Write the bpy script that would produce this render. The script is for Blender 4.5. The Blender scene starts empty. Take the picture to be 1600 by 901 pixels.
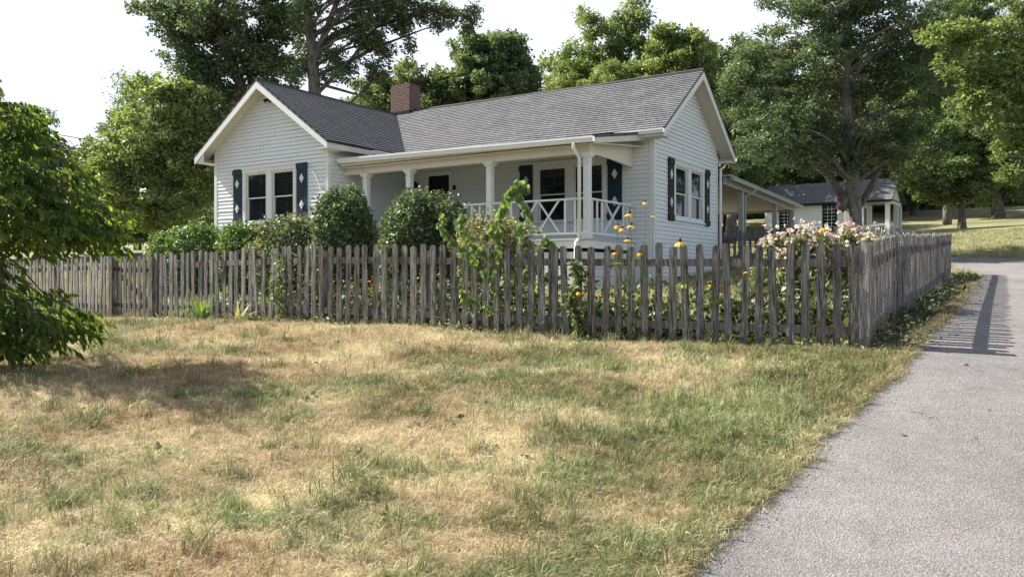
import bpy, math, random
import numpy as np
from mathutils import Matrix, Vector
random.seed(7); RNG = np.random.default_rng(7)
SC = bpy.context.scene; COL = SC.collection
EYE = 1.7; F = 1250.0; HZ = 430.0
U = np.array([-.842, .5397]); V = np.array([.5397, .842])

# ---------------------------------------------------------------- helpers
def tag(o, label=None, cat=None, group=None, kind=None):
    if label: o['label'] = label
    if cat: o['category'] = cat
    if group: o['group'] = group
    if kind: o['kind'] = kind
    return o
def empty(name, loc=(0, 0, 0), rz=0.0):
    o = bpy.data.objects.new(name, None); o.empty_display_size = .2
    o.location = loc; o.rotation_euler = (0, 0, rz); COL.objects.link(o); return o
def P(px, py, Z):
    return np.array([(px-800)/F*Z, Z, (HZ-py)/F*Z+EYE])

class MB:
    def __init__(s, T=None):
        s.v = []; s.f = []; s.m = []; s.T = T; s.uv = {}
    def add(s, vs, fs, mi=0):
        b = len(s.v)
        for p in vs:
            s.v.append(tuple(s.T(p)) if s.T else tuple(p))
        for f in fs:
            s.f.append(tuple(b+i for i in f)); s.m.append(mi)
        return b
    def box(s, x0, x1, y0, y1, z0, z1, mi=0):
        s.add([(x0,y0,z0),(x1,y0,z0),(x1,y1,z0),(x0,y1,z0),(x0,y0,z1),(x1,y0,z1),(x1,y1,z1),(x0,y1,z1)],
              [(3,2,1,0),(4,5,6,7),(0,1,5,4),(1,2,6,5),(2,3,7,6),(3,0,4,7)], mi)
    def quad(s, a, b, c, d, mi=0): s.add([a,b,c,d], [(0,1,2,3)], mi)
    def hexa(s, q0, q1, mi=0):
        s.add(list(q0)+list(q1), [(3,2,1,0),(4,5,6,7),(0,1,5,4),(1,2,6,5),(2,3,7,6),(3,0,4,7)], mi)
    def beam(s, p, q, w, h, up=(0,0,1), mi=0):
        p = Vector(p); q = Vector(q); d = (q-p).normalized(); upv = Vector(up)
        r = d.cross(upv); r = r.normalized() if r.length > 1e-5 else Vector((1,0,0)); u = r.cross(d)
        o = [(-w/2,-h/2),(w/2,-h/2),(w/2,h/2),(-w/2,h/2)]
        s.hexa([p+r*a+u*b for a,b in o], [q+r*a+u*b for a,b in o], mi)
    def prism(s, poly, axis, a0, a1, mi=0):
        # poly: list of 2d points; axis 'x','y','z' extruded from a0 to a1
        def mk(p, a): return {'x':(a,p[0],p[1]),'y':(p[0],a,p[1]),'z':(p[0],p[1],a)}[axis]
        n = len(poly)
        vs = [mk(p,a0) for p in poly]+[mk(p,a1) for p in poly]
        s.add(vs, [tuple(range(n))[::-1], tuple(range(n,2*n))]+[(i,(i+1)%n,n+(i+1)%n,n+i) for i in range(n)], mi)
    def tube(s, pts, rad, n=7, mi=0, cap=True):
        pts = [Vector(p) for p in pts]; m = len(pts)
        if not hasattr(rad, '__len__'): rad = [rad]*m
        vs = []; ref = None
        for i in range(m):
            d = (pts[min(i+1,m-1)]-pts[max(i-1,0)])
            d = d.normalized() if d.length > 1e-9 else Vector((0,0,1))
            if ref is None:
                ref = d.orthogonal().normalized()
            r = (ref-d*ref.dot(d)); r = r.normalized() if r.length > 1e-6 else d.orthogonal().normalized(); ref = r
            u = d.cross(r)
            for k in range(n):
                a = 2*math.pi*k/n; vs.append(pts[i]+(r*math.cos(a)+u*math.sin(a))*rad[i])
        fs = [(i*n+k, i*n+(k+1)%n, (i+1)*n+(k+1)%n, (i+1)*n+k) for i in range(m-1) for k in range(n)]
        if cap: fs += [tuple(range(n))[::-1], tuple((m-1)*n+k for k in range(n))]
        s.add(vs, fs, mi)
    def build(s, name, mats, parent=None, smooth=False):
        me = bpy.data.meshes.new(name); me.from_pydata(s.v, [], s.f)
        if not isinstance(mats, (list, tuple)): mats = [mats]
        for m in mats: me.materials.append(m)
        if len(mats) > 1: me.polygons.foreach_set('material_index', s.m)
        if smooth: me.polygons.foreach_set('use_smooth', [True]*len(s.f))
        me.update()
        o = bpy.data.objects.new(name, me); COL.objects.link(o)
        if parent: o.parent = parent
        return o

def np_mesh(name, V4, mats, parent=None, rnd=None, nper=4, smooth=False, mi=None):
    """V4: (nfaces*nper,3) vertex soup"""
    n = len(V4); nf = n//nper
    me = bpy.data.meshes.new(name)
    me.vertices.add(n); me.vertices.foreach_set('co', np.ascontiguousarray(V4, dtype=np.float32).ravel())
    me.loops.add(n); me.loops.foreach_set('vertex_index', np.arange(n, dtype=np.int32))
    me.polygons.add(nf); me.polygons.foreach_set('loop_start', np.arange(0, n, nper, dtype=np.int32))
    me.polygons.foreach_set('loop_total', np.full(nf, nper, dtype=np.int32))
    if not isinstance(mats, (list, tuple)): mats = [mats]
    for m in mats: me.materials.append(m)
    if mi is not None: me.polygons.foreach_set('material_index', mi.astype(np.int32))
    me.update(calc_edges=True)
    a = me.attributes.new('rnd', 'FLOAT', 'FACE')
    a.data.foreach_set('value', (rnd if rnd is not None else RNG.random(nf)).astype(np.float32))
    o = bpy.data.objects.new(name, me); COL.objects.link(o)
    if parent: o.parent = parent
    return o

# value noise in numpy
_perm = RNG.random((256, 256))
def vnoise(x, y):
    x = np.asarray(x, float); y = np.asarray(y, float)
    xi = np.floor(x).astype(int); yi = np.floor(y).astype(int); fx = x-xi; fy = y-yi
    fx = fx*fx*(3-2*fx); fy = fy*fy*(3-2*fy)
    g = lambda i, j: _perm[i & 255, j & 255]
    return (g(xi,yi)*(1-fx)+g(xi+1,yi)*fx)*(1-fy)+(g(xi,yi+1)*(1-fx)+g(xi+1,yi+1)*fx)*fy
def fbm(x, y, o=4):
    s = 0; a = .5; t = 0
    for k in range(o):
        s = s+a*vnoise(x*2**k+17.3*k, y*2**k+5.1*k); t += a; a *= .5
    return s/t

# ---------------------------------------------------------------- materials
def mat(name):
    m = bpy.data.materials.new(name); m.use_nodes = True; nt = m.node_tree
    return m, nt, nt.nodes['Principled BSDF']
def N(nt, t, **kw):
    n = nt.nodes.new(t)
    for k, v in kw.items():
        if k == 'op': n.operation = v
        elif k == 'bt': n.blend_type = v
        else: setattr(n, k, v)
    return n
def noise(nt, scale, detail=4, rough=.6, vec=None, dist=0):
    n = N(nt, 'ShaderNodeTexNoise'); n.inputs['Scale'].default_value = scale
    n.inputs['Detail'].default_value = detail; n.inputs['Roughness'].default_value = rough
    n.inputs['Distortion'].default_value = dist
    if vec: nt.links.new(vec, n.inputs['Vector'])
    return n.outputs['Fac']
def ramp(nt, fac, stops):
    r = N(nt, 'ShaderNodeValToRGB'); e = r.color_ramp.elements
    while len(e) < len(stops): e.new(.5)
    for i, (p, c) in enumerate(stops):
        e[i].position = p; e[i].color = (*c, 1) if len(c) == 3 else c
    nt.links.new(fac, r.inputs[0]); return r.outputs[0]
def mix(nt, fac, a, b, bt='MIX'):
    n = N(nt, 'ShaderNodeMix'); n.data_type = 'RGBA'; n.blend_type = bt
    for i, v in ((0, fac), (6, a), (7, b)):
        if hasattr(v, 'links') or isinstance(v, bpy.types.NodeSocket): nt.links.new(v, n.inputs[i])
        elif i == 0: n.inputs[0].default_value = v
        else: n.inputs[i].default_value = (*v, 1)
    return n.outputs[2]
def math_(nt, op, a, b=0.0, clamp=False):
    n = N(nt, 'ShaderNodeMath'); n.operation = op; n.use_clamp = clamp
    for i, v in ((0, a), (1, b)):
        if isinstance(v, bpy.types.NodeSocket): nt.links.new(v, n.inputs[i])
        else: n.inputs[i].default_value = v
    return n.outputs[0]
def coord(nt, kind='Object', scale=(1,1,1), rot=(0,0,0)):
    t = N(nt, 'ShaderNodeTexCoord'); m = N(nt, 'ShaderNodeMapping'); m.inputs['Scale'].default_value = scale
    m.inputs['Rotation'].default_value = rot
    nt.links.new(t.outputs[kind], m.inputs[0]); return m.outputs[0]
def bump(nt, b, h, strength=.3, dist=.01):
    n = N(nt, 'ShaderNodeBump'); n.inputs['Strength'].default_value = strength; n.inputs['Distance'].default_value = dist
    nt.links.new(h, n.inputs['Height']); nt.links.new(n.outputs[0], b.inputs['Normal'])
def setc(nt, b, c):
    if isinstance(c, bpy.types.NodeSocket): nt.links.new(c, b.inputs['Base Color'])
    else: b.inputs['Base Color'].default_value = (*c, 1)

def paint(name, c, rough=.5, var=.12, grime=(.25,.23,.2), gfac=.25, chip=None):
    m, nt, b = mat(name)
    v = coord(nt)
    if max(c) < .1: b.inputs['Specular IOR Level'].default_value = .2
    n1 = noise(nt, 1.3, 5, .65, v); n2 = noise(nt, 14, 4, .7, v)
    base = mix(nt, math_(nt, 'MULTIPLY', n1, var*2), c, tuple(x*.72 for x in c))
    g = ramp(nt, n2, [(.52,(0,0,0)),(.72,(1,1,1))])
    g2 = math_(nt, 'MULTIPLY', g, gfac); col = mix(nt, g2, base, grime)
    if chip:
        v2 = coord(nt, scale=(3,3,30)); n3 = noise(nt, 1.6, 6, .75, v2)
        g3 = ramp(nt, n3, [(.66,(0,0,0)),(.70,(1,1,1))]); col = mix(nt, g3, col, chip)
    setc(nt, b, col); b.inputs['Roughness'].default_value = rough
    bump(nt, b, n2, .12, .004); return m
def leafmat(name, stops, trans=.35, rough=.42, tcol=None, gloss=False):
    m, nt, b = mat(name)
    a = N(nt, 'ShaderNodeAttribute'); a.attribute_name = 'rnd'
    c = ramp(nt, a.outputs['Fac'], [(i/(len(stops)-1), s) for i, s in enumerate(stops)])
    setc(nt, b, c); b.inputs['Roughness'].default_value = rough; b.inputs['Specular IOR Level'].default_value = .35; b.inputs['Roughness'].default_value = .42 if gloss else max(rough, .5)
    if gloss: b.inputs['Specular IOR Level'].default_value = .38
    t = N(nt, 'ShaderNodeBsdfTranslucent')
    tc = mix(nt, 1.0, c, tcol or (1.6, 1.75, .8), 'MULTIPLY'); nt.links.new(tc, t.inputs[0])
    mx = N(nt, 'ShaderNodeMixShader'); mx.inputs[0].default_value = trans
    nt.links.new(b.outputs[0], mx.inputs[1]); nt.links.new(t.outputs[0], mx.inputs[2])
    nt.links.new(mx.outputs[0], nt.nodes['Material Output'].inputs[0]); return m
M = {}
M['siding'] = paint('white_siding_paint', (.71,.75,.765), .5, .12, (.30,.29,.26), .28, chip=(.34,.31,.27))
M['trim'] = paint('white_trim_paint', (.70,.72,.72), .45, .12, (.36,.33,.28), .25)
M['gutter'] = paint('white_gutter_metal', (.74,.75,.75), .32, .1, (.4,.4,.36), .2)
M['soffit'] = paint('cream_soffit_paint', (.64,.60,.53), .6, .15, (.35,.28,.2), .25)
M['deckp'] = paint('deck_paint', (.45,.46,.45), .6, .2)
M['shutter'] = paint('dark_blue_shutter_paint', (.013,.034,.052), .6, .2, (.025,.04,.055), .2)
M['lap'] = paint('lap_shadow_edge', (.16,.16,.15), .8)  # dark colour on the lap undersides paints in the shadow lines between boards
M['shutterb'] = paint('black_shutter_paint', (.009,.013,.014), .5, .2, (.03,.03,.03), .3)
M['black'] = paint('black_metal', (.015,.015,.016), .4, .1, (.05,.05,.05), .1)
M['found'] = paint('white_painted_block', (.62,.62,.60), .8, .2, (.3,.28,.24), .4)
M['blind'] = paint('white_blind', (.28,.31,.33), .6)
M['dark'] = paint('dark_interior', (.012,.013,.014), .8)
M['door'] = paint('dark_screen_door', (.012,.012,.014), .35, .1, (.03,.03,.03), .1)
M['cwhite'] = paint('white_outbuilding_siding', (.78,.81,.82), .55, .06, (.4,.38,.33), .12)
M['shade'] = paint('weathered_shaded_grey_green_paint', (.38,.41,.38), .6, .2, (.2,.19,.16), .4)  # rear porch trim, its shade put into a darker grey-green tone
M['shade2'] = paint('aged_shaded_beige_ceiling', (.42,.36,.30), .7, .2, (.25,.2,.15), .4)  # rear porch ceiling, darkened in the colour for the shade under the roof
M['crumb'] = paint('asphalt_crumbs', (.26,.25,.24), .9, .4, (.1,.09,.08), .5)
M['yellow'] = leafmat('yellow_petal', [(.75,.42,.02),(.85,.55,.04)], .3, .6, (1.2,1.1,.8))
M['cone'] = paint('dark_flower_cone', (.035,.018,.012), .9)
M['orange'] = leafmat('orange_petal', [(.75,.17,.03),(.8,.25,.05)], .3, .6, (1.2,1,.8))

def woodmat():
    m, nt, b = mat('weathered_grey_wood')
    oi = N(nt, 'ShaderNodeObjectInfo')
    t = N(nt, 'ShaderNodeTexCoord'); add = N(nt, 'ShaderNodeVectorMath'); add.operation = 'ADD'
    sc = N(nt, 'ShaderNodeVectorMath'); sc.operation = 'SCALE'; sc.inputs[3].default_value = 60
    cmb = N(nt, 'ShaderNodeCombineXYZ')
    for i in range(3): nt.links.new(oi.outputs['Random'], cmb.inputs[i])
    nt.links.new(cmb.outputs[0], sc.inputs[0])
    nt.links.new(t.outputs['Object'], add.inputs[0]); nt.links.new(sc.outputs[0], add.inputs[1])
    mp = N(nt, 'ShaderNodeMapping'); mp.inputs['Scale'].default_value = (1, 1, .07); nt.links.new(add.outputs[0], mp.inputs[0])
    n1 = noise(nt, 34, 5, .7, mp.outputs[0], 1.4)
    mp2 = N(nt, 'ShaderNodeMapping'); mp2.inputs['Scale'].default_value = (1, 1, .35); nt.links.new(add.outputs[0], mp2.inputs[0])
    n2 = noise(nt, 6, 4, .6, mp2.outputs[0])
    c = ramp(nt, n1, [(.37,(.014,.013,.012)),(.45,(.07,.067,.063)),(.55,(.195,.192,.186)),(.72,(.40,.395,.385))])
    c = mix(nt, ramp(nt, n2, [(.45,(0,0,0)),(.7,(.55,.55,.55))]), c, (.13,.10,.075))
    tint = ramp(nt, oi.outputs['Random'], [(0,(.78,.77,.78)),(.3,(1.12,1.07,1.03)),(.6,(.92,.96,1.0)),(.8,(1.35,1.34,1.33)),(1,(1.0,.93,.88))])
    c = mix(nt, 1.0, c, tint, 'MULTIPLY')
    sz = N(nt, 'ShaderNodeSeparateXYZ'); nt.links.new(t.outputs['Object'], sz.inputs[0])
    rot = math_(nt, 'LESS_THAN', math_(nt, 'ADD', sz.outputs[2], math_(nt, 'MULTIPLY', n2, -.35)), -.03)
    c = mix(nt, math_(nt, 'MULTIPLY', rot, .5), c, (.05,.045,.035)); n5 = noise(nt, 22, 3, .6, add.outputs[0])
    c = mix(nt, math_(nt, 'MULTIPLY', ramp(nt, n5, [(.62,(0,0,0)),(.70,(1,1,1))]), .5), c, (.34,.36,.31)); setc(nt, b, c)
    b.inputs['Roughness'].default_value = .82; bump(nt, b, n1, .8, .006); return m
M['wood'] = woodmat()
def barkmat(name, a, bcol, sc=1.0):
    m, nt, b = mat(name); v = coord(nt, scale=(1,1,.25))
    n1 = noise(nt, 9*sc, 6, .7, v, 1.2); c = ramp(nt, n1, [(.35, a), (.65, bcol)]); setc(nt, b, c)
    b.inputs['Roughness'].default_value = .9; bump(nt, b, n1, 1.0, .05); return m
M['bark'] = barkmat('grey_brown_bark', (.03,.025,.02), (.19,.165,.14))
M['bark_pale'] = barkmat('pale_grey_bark', (.06,.055,.05), (.27,.25,.22))
M['stem'] = paint('green_stem', (.10,.14,.05), .6)
M['twig'] = paint('brown_twig', (.10,.075,.05), .8)

def shingle(name, c1, c2, mort):
    m, nt, b = mat(name); uv = N(nt, 'ShaderNodeUVMap')
    br = N(nt, 'ShaderNodeTexBrick'); br.offset = .37; br.squash = .8; br.squash_frequency = 3
    nt.links.new(uv.outputs[0], br.inputs['Vector'])
    br.inputs['Color1'].default_value = (*c1,1); br.inputs['Color2'].default_value = (*c2,1); br.inputs['Mortar'].default_value = (*mort,1)
    br.inputs['Scale'].default_value = 1; br.inputs['Mortar Size'].default_value = .010; br.inputs['Brick Width'].default_value = .24; br.inputs['Row Height'].default_value = .13
    br.inputs['Mortar Smooth'].default_value = .3
    n1 = noise(nt, 70, 3, .8, uv.outputs[0]); n2 = noise(nt, .9, 5, .65, uv.outputs[0])
    n3 = noise(nt, 7, 3, .6, uv.outputs[0])
    c = mix(nt, 1.0, br.outputs[0], ramp(nt, n1, [(.3,(.62,.62,.62)),(.7,(1.35,1.35,1.35))]), 'MULTIPLY')
    c = mix(nt, 1.0, c, ramp(nt, n2, [(.3,(.80,.80,.82)),(.7,(1.18,1.15,1.12))]), 'MULTIPLY')
    c = mix(nt, 1.0, c, ramp(nt, n3, [(.3,(.85,.85,.85)),(.7,(1.12,1.12,1.12))]), 'MULTIPLY')
    setc(nt, b, c); b.inputs['Roughness'].default_value = .85; bump(nt, b, n1, .5, .006); return m
M['roof'] = shingle('grey_asphalt_shingle', (.105,.109,.117), (.158,.162,.170), (.045,.047,.05))
M['croof'] = shingle('light_grey_shingle', (.15,.155,.165), (.19,.195,.205), (.08,.08,.085))

def brickmat():
    m, nt, b = mat('red_chimney_brick'); uv = N(nt, 'ShaderNodeUVMap')
    br = N(nt, 'ShaderNodeTexBrick'); nt.links.new(uv.outputs[0], br.inputs['Vector'])
    br.inputs['Color1'].default_value = (.125,.046,.036,1); br.inputs['Color2'].default_value = (.06,.03,.028,1); br.inputs['Mortar'].default_value = (.24,.19,.17,1)
    br.inputs['Scale'].default_value = 1; br.inputs['Mortar Size'].default_value = .009; br.inputs['Brick Width'].default_value = .21; br.inputs['Row Height'].default_value = .075
    n = noise(nt, 18, 5, .7, uv.outputs[0]); c = mix(nt, 1.0, br.outputs[0], ramp(nt, n, [(.3,(.6,.6,.6)),(.7,(1.4,1.3,1.3))]), 'MULTIPLY')
    setc(nt, b, c); b.inputs['Roughness'].default_value = .9; bump(nt, b, br.outputs['Fac'], -.6, .01); return m
M['brick'] = brickmat()

def glassmat(name='window_glass', tr=.30):
    m, nt, b = mat(name)
    b.inputs['Base Color'].default_value = (.01,.014,.018,1); b.inputs['Roughness'].default_value = .03
    b.inputs['Specular IOR Level'].default_value = .9
    n = noise(nt, 1.5, 2, .5, coord(nt)); bump(nt, b, n, .05, .02)
    t = N(nt, 'ShaderNodeBsdfTransparent'); t.inputs[0].default_value = (.75,.8,.82,1)
    mx = N(nt, 'ShaderNodeMixShader'); mx.inputs[0].default_value = tr
    nt.links.new(b.outputs[0], mx.inputs[1]); nt.links.new(t.outputs[0], mx.inputs[2])
    nt.links.new(mx.outputs[0], nt.nodes['Material Output'].inputs[0]); return m
M['glass'] = glassmat()

def asphalt():
    m, nt, b = mat('worn_grey_asphalt'); v = coord(nt)
    n0 = noise(nt, 95, 4, .9, v); n1 = noise(nt, 30, 4, .8, v); n2 = noise(nt, .7, 5, .6, v); n3 = noise(nt, 5, 4, .7, v)
    vo = N(nt, 'ShaderNodeTexVoronoi'); vo.inputs['Scale'].default_value = 85; nt.links.new(v, vo.inputs['Vector'])
    c = ramp(nt, n0, [(.36,(.03,.027,.026)),(.46,(.142,.134,.130)),(.56,(.242,.229,.222)),(.68,(.55,.525,.51))])
    c = mix(nt, .4, c, ramp(nt, vo.outputs['Color'], [(0,(.09,.083,.08)),(1,(.37,.345,.335))]))
    c = mix(nt, 1.0, c, ramp(nt, n2, [(.3,(.76,.76,.78)),(.5,(.98,.97,.96)),(.7,(1.16,1.13,1.10))]), 'MULTIPLY')
    c = mix(nt, 1.0, c, ramp(nt, n3, [(.3,(.86,.86,.87)),(.7,(1.1,1.1,1.1))]), 'MULTIPLY')
    c = mix(nt, ramp(nt, n1, [(.66,(0,0,0)),(.74,(1,1,1))]), c, (.07,.065,.065))
    cr = N(nt, 'ShaderNodeTexVoronoi'); cr.feature = 'DISTANCE_TO_EDGE'; cr.inputs['Scale'].default_value = .55
    dv = N(nt, 'ShaderNodeVectorMath'); dv.operation = 'ADD'
    nn = N(nt, 'ShaderNodeTexNoise'); nn.inputs['Scale'].default_value = 2.2; nn.inputs['Detail'].default_value = 5; nt.links.new(v, nn.inputs['Vector'])
    sc = N(nt, 'ShaderNodeVectorMath'); sc.operation = 'SCALE'; sc.inputs[3].default_value = .9; nt.links.new(nn.outputs['Color'], sc.inputs[0])
    nt.links.new(v, dv.inputs[0]); nt.links.new(sc.outputs[0], dv.inputs[1]); nt.links.new(dv.outputs[0], cr.inputs['Vector'])
    n4 = noise(nt, .4, 2, .5, v)
    crk = math_(nt, 'MULTIPLY', math_(nt, 'LESS_THAN', cr.outputs['Distance'], .0025), math_(nt, 'GREATER_THAN', n4, .56))
    c = mix(nt, math_(nt, 'MULTIPLY', crk, .7), c, (.06,.055,.05))
    setc(nt, b, c); b.inputs['Roughness'].default_value = .88
    h = math_(nt, 'ADD', n0, math_(nt, 'MULTIPLY', vo.outputs['Distance'], .8)); bump(nt, b, h, .9, .008); return m
M['asphalt'] = asphalt()

def groundmat():
    m, nt, b = mat('dry_lawn_soil'); v = coord(nt)
    a = N(nt, 'ShaderNodeAttribute'); a.attribute_name = 'green'
    d = N(nt, 'ShaderNodeAttribute'); d.attribute_name = 'soil'
    n0 = noise(nt, 35, 5, .75, v); n1 = noise(nt, 3.5, 5, .65, v); n2 = noise(nt, .35, 4, .6, v)
    nf = noise(nt, 9, 5, .8, coord(nt, scale=(1,.35,1)))
    straw = ramp(nt, n0, [(.3,(.15,.105,.06)),(.5,(.33,.25,.15)),(.7,(.52,.42,.27))])
    grn = ramp(nt, nf, [(.3,(.06,.08,.028)),(.5,(.14,.17,.06)),(.7,(.26,.275,.115))])
    f = math_(nt, 'ADD', a.outputs['Fac'], math_(nt, 'MULTIPLY', math_(nt, 'SUBTRACT', n1, .5), 1.1), True)
    c = mix(nt, f, straw, grn)
    c = mix(nt, 1.0, c, ramp(nt, n2, [(.3,(.82,.82,.8)),(.7,(1.15,1.12,1.1))]), 'MULTIPLY')
    c = mix(nt, d.outputs['Fac'], c, ramp(nt, n0, [(.3,(.05,.035,.022)),(.7,(.16,.115,.08))]))
    setc(nt, b, c); b.inputs['Roughness'].default_value = .95
    bump(nt, b, n0, .8, .03); return m
M['ground'] = groundmat()
def grassmat():
    m, nt, b = mat('grass_blades')
    a = N(nt, 'ShaderNodeAttribute'); a.attribute_type = 'INSTANCER'; a.attribute_name = 'gcol'
    r = N(nt, 'ShaderNodeAttribute'); r.attribute_name = 'rnd'
    dry = ramp(nt, r.outputs['Fac'], [(0,(.30,.21,.12)),(.35,(.49,.385,.235)),(.75,(.65,.545,.36)),(1,(.80,.72,.52))])
    grn = ramp(nt, r.outputs['Fac'], [(0,(.07,.105,.035)),(.4,(.17,.205,.075)),(.8,(.33,.34,.15)),(1,(.58,.50,.29))])
    c = mix(nt, a.outputs['Fac'], dry, grn)
    tn = N(nt, 'ShaderNodeAttribute'); tn.attribute_type = 'INSTANCER'; tn.attribute_name = 'tone'
    c = mix(nt, 1.0, c, ramp(nt, tn.outputs['Fac'], [(0,(.86,.75,.64)),(.3,(1.0,.95,.89)),(.6,(1.05,1.06,1.02)),(1,(1.4,1.45,1.45))]), 'MULTIPLY'); setc(nt, b, c); b.inputs['Roughness'].default_value = .55
    t = N(nt, 'ShaderNodeBsdfTranslucent'); nt.links.new(c, t.inputs[0])
    mx = N(nt, 'ShaderNodeMixShader'); mx.inputs[0].default_value = .3
    nt.links.new(b.outputs[0], mx.inputs[1]); nt.links.new(t.outputs[0], mx.inputs[2])
    nt.links.new(mx.outputs[0], nt.nodes['Material Output'].inputs[0]); return m
M['grass'] = grassmat()
M['leaf_bright'] = leafmat('yellow_green_leaves', [(.08,.105,.040),(.165,.20,.080),(.31,.345,.16)], .42)
M['leaf_mid'] = leafmat('mid_green_leaves', [(.052,.074,.036),(.118,.15,.07),(.23,.265,.135)], .42)
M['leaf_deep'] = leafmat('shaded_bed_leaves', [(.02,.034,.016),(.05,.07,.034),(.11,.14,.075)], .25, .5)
M['leaf_dark'] = leafmat('dark_green_leaves', [(.042,.062,.034),(.092,.118,.068),(.21,.24,.15)], .36, .5)
M['leaf_blue'] = leafmat('grey_green_leaves', [(.048,.068,.038),(.12,.155,.08),(.26,.30,.18)], .38, .5)
M['leaf_bush'] = leafmat('grey_green_shrub_leaves', [(.03,.048,.024),(.10,.135,.066),(.24,.28,.16)], .2, .5)
M['leaf_near'] = leafmat('drooping_green_leaves', [(.03,.055,.015),(.065,.105,.028),(.12,.16,.045)], .55, .5, (2.3,2.2,.8))
M['leaf_box'] = leafmat('glossy_hedge_leaves', [(.035,.065,.02),(.11,.17,.05),(.23,.31,.12)], .25, .5)
M['leaf_vine'] = leafmat('fresh_vine_leaves', [(.08,.125,.035),(.13,.19,.055),(.22,.28,.10)], .42, .5)
M['leaf_pale'] = leafmat('pale_green_leaves', [(.10,.115,.055),(.19,.20,.11),(.36,.35,.23)], .3, .5)
M['leaf_red'] = leafmat('reddish_leaf_tips', [(.09,.10,.03),(.20,.12,.05),(.26,.20,.07)], .3, .4)
M['strap'] = leafmat('strap_leaves', [(.10,.17,.04),(.16,.24,.06),(.30,.34,.14)], .35, .4)
M['strapdry'] = leafmat('dried_strap_leaves', [(.30,.25,.15),(.42,.37,.25),(.5,.47,.36)], .3, .6)
M['rose'] = leafmat('cream_pink_petals', [(.74,.58,.48),(.78,.68,.57),(.80,.77,.69)], .25, .6, (1.1,1,1))
M['rosep'] = leafmat('pink_petals', [(.70,.42,.38),(.74,.52,.48),(.78,.64,.58)], .25, .6, (1.1,1,1))

# ---------------------------------------------------------------- terrain
CP = [(-7,0,-1.75),(0,0,-1.75),(6,0,-1.7),(0,4,-1.5),(-3.5,4,-1.52),(4,4,-1.46),(0,7,-1.12),(-5,8,-1.08),(3.67,8.5,-.80),(.475,9.9,-.765),
 (-2.78,11.6,-.71),(-6.27,14,-.77),(-11.45,17.9,-.88),(4.95,8,-.82),(7.5,8,-.79),(7.7,15,-.38),(9.5,14.5,-.40),(11.9,21.7,0),(14.5,21,0.03),(19,24,.36),
 (15.5,28.5,.64),(20,35,1.55),(14.5,34,1.2),(12.8,30,.75),(25,45,2.6),(22,50,2.3),(17,54,2.35),(47,90,7.9),(65,90,8.4),(-10,24,-.35),(-14,35,.2),
 (-28,60,2.3),(-50,60,2.6),(-40,100,4.6),(3.5,20,-.2),(-4,24,-.2),(-8,28,-.15),(0,15.5,-.5),(2,28,.1),(7,25,.22),(-8,19,-.45),(0,60,3),(0,110,8),(0,180,11),
 (-150,0,-3),(150,0,0),(160,110,10),(-150,110,6),(0,-60,-5),(-100,-60,-5),(100,-60,-4),(0,320,13),(200,320,13),(-200,320,12),(30,20,.6),(-25,10,-1.6),(-25,25,-.8),(10.4,22.7,.22),(8.6,23.9,.30)]
CP = np.array(CP, float)
def _tps():
    p = CP[:, :2]/20; n = len(p); d = np.linalg.norm(p[:,None]-p[None], axis=2)
    K = np.where(d > 0, d*d*np.log(np.maximum(d, 1e-9)), 0)+np.eye(n)*.0005
    Pm = np.c_[np.ones(n), p]; A = np.zeros((n+3, n+3)); A[:n,:n] = K; A[:n,n:] = Pm; A[n:,:n] = Pm.T
    return np.linalg.solve(A, np.r_[CP[:,2], 0, 0, 0])
_W = _tps()
def terr(x, y):
    """terrain height in world z (vectorised)"""
    x = np.atleast_1d(np.asarray(x, float)); y = np.atleast_1d(np.asarray(y, float)); sh = x.shape
    q = np.c_[x.ravel(), y.ravel()]/20; p = CP[:, :2]/20; out = np.empty(len(q))
    for i in range(0, len(q), 20000):
        d = np.linalg.norm(q[i:i+20000,None]-p[None], axis=2)
        out[i:i+20000] = np.where(d > 1e-9, d*d*np.log(np.maximum(d, 1e-9)), 0)@_W[:len(p)]+_W[-3]+q[i:i+20000]@_W[-2:]
    return out.reshape(sh)+EYE
def tz(x, y): return float(terr(x, y)[0])
def G(px, py, z0=2.5):
    Z = np.arange(z0, 160, .02); x = (px-800)/F*Z; z = (HZ-py)/F*Z+EYE
    k = np.argmax(z <= terr(x, Z)); return np.array([x[k], Z[k], terr(x[k], Z[k])[0]])

# driveway outline
dl = [np.array([-2.6,-1.5,0]), np.array([-.9,1.5,0])]+[G(*p) for p in ((1084,901),(1178,794),(1231,749),(1267,702),(1320,656),(1396,589),(1423,556),(1459,517),(1486,487),(1512,455))]
e = dl[-1][:2]
for s in (2.5, 5, 7.0): dl.append(np.array([*(e+V*s), 0]))
c0 = dl[-1][:2]
dl += [np.array([*(c0+V*1.2+U*.9), 0]), np.array([*(c0+V*2+U*4), 0]), np.array([*(c0+V*2.5+U*9), 0])]
dr = [np.array([2.6,-3.5]), np.array([3.4,.5]), np.array([4.6,4]), np.array([6.4,6]), np.array([7.6,7.5]), np.array([8.8,9.3]), np.array([10,11]), np.array([11.4,13]), np.array([12.8,15]), np.array([14.2,17]), np.array([16,19.5]),
      np.array([18.2,22.3]), np.array([18.6,24.6]), np.array([17,27]), np.array([15,28.8]), np.array([11,31.5]), np.array([5,34.5])]
def resamp(pts, n):
    pts = np.array([p[:2] for p in pts]); 
    t = np.r_[0, np.cumsum(np.linalg.norm(np.diff(pts, axis=0), axis=1))]; s = np.linspace(0, t[-1], n)
    return np.c_[np.interp(s, t, pts[:,0]), np.interp(s, t, pts[:,1])]
ND = 260
L_ = resamp(dl, ND); R_ = resamp(dr, ND)
wob = (fbm(np.arange(ND)*.35, np.zeros(ND), 3)-.5)*.16
L_[:, 0] += wob
_pts = [];
K = 26
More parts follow.
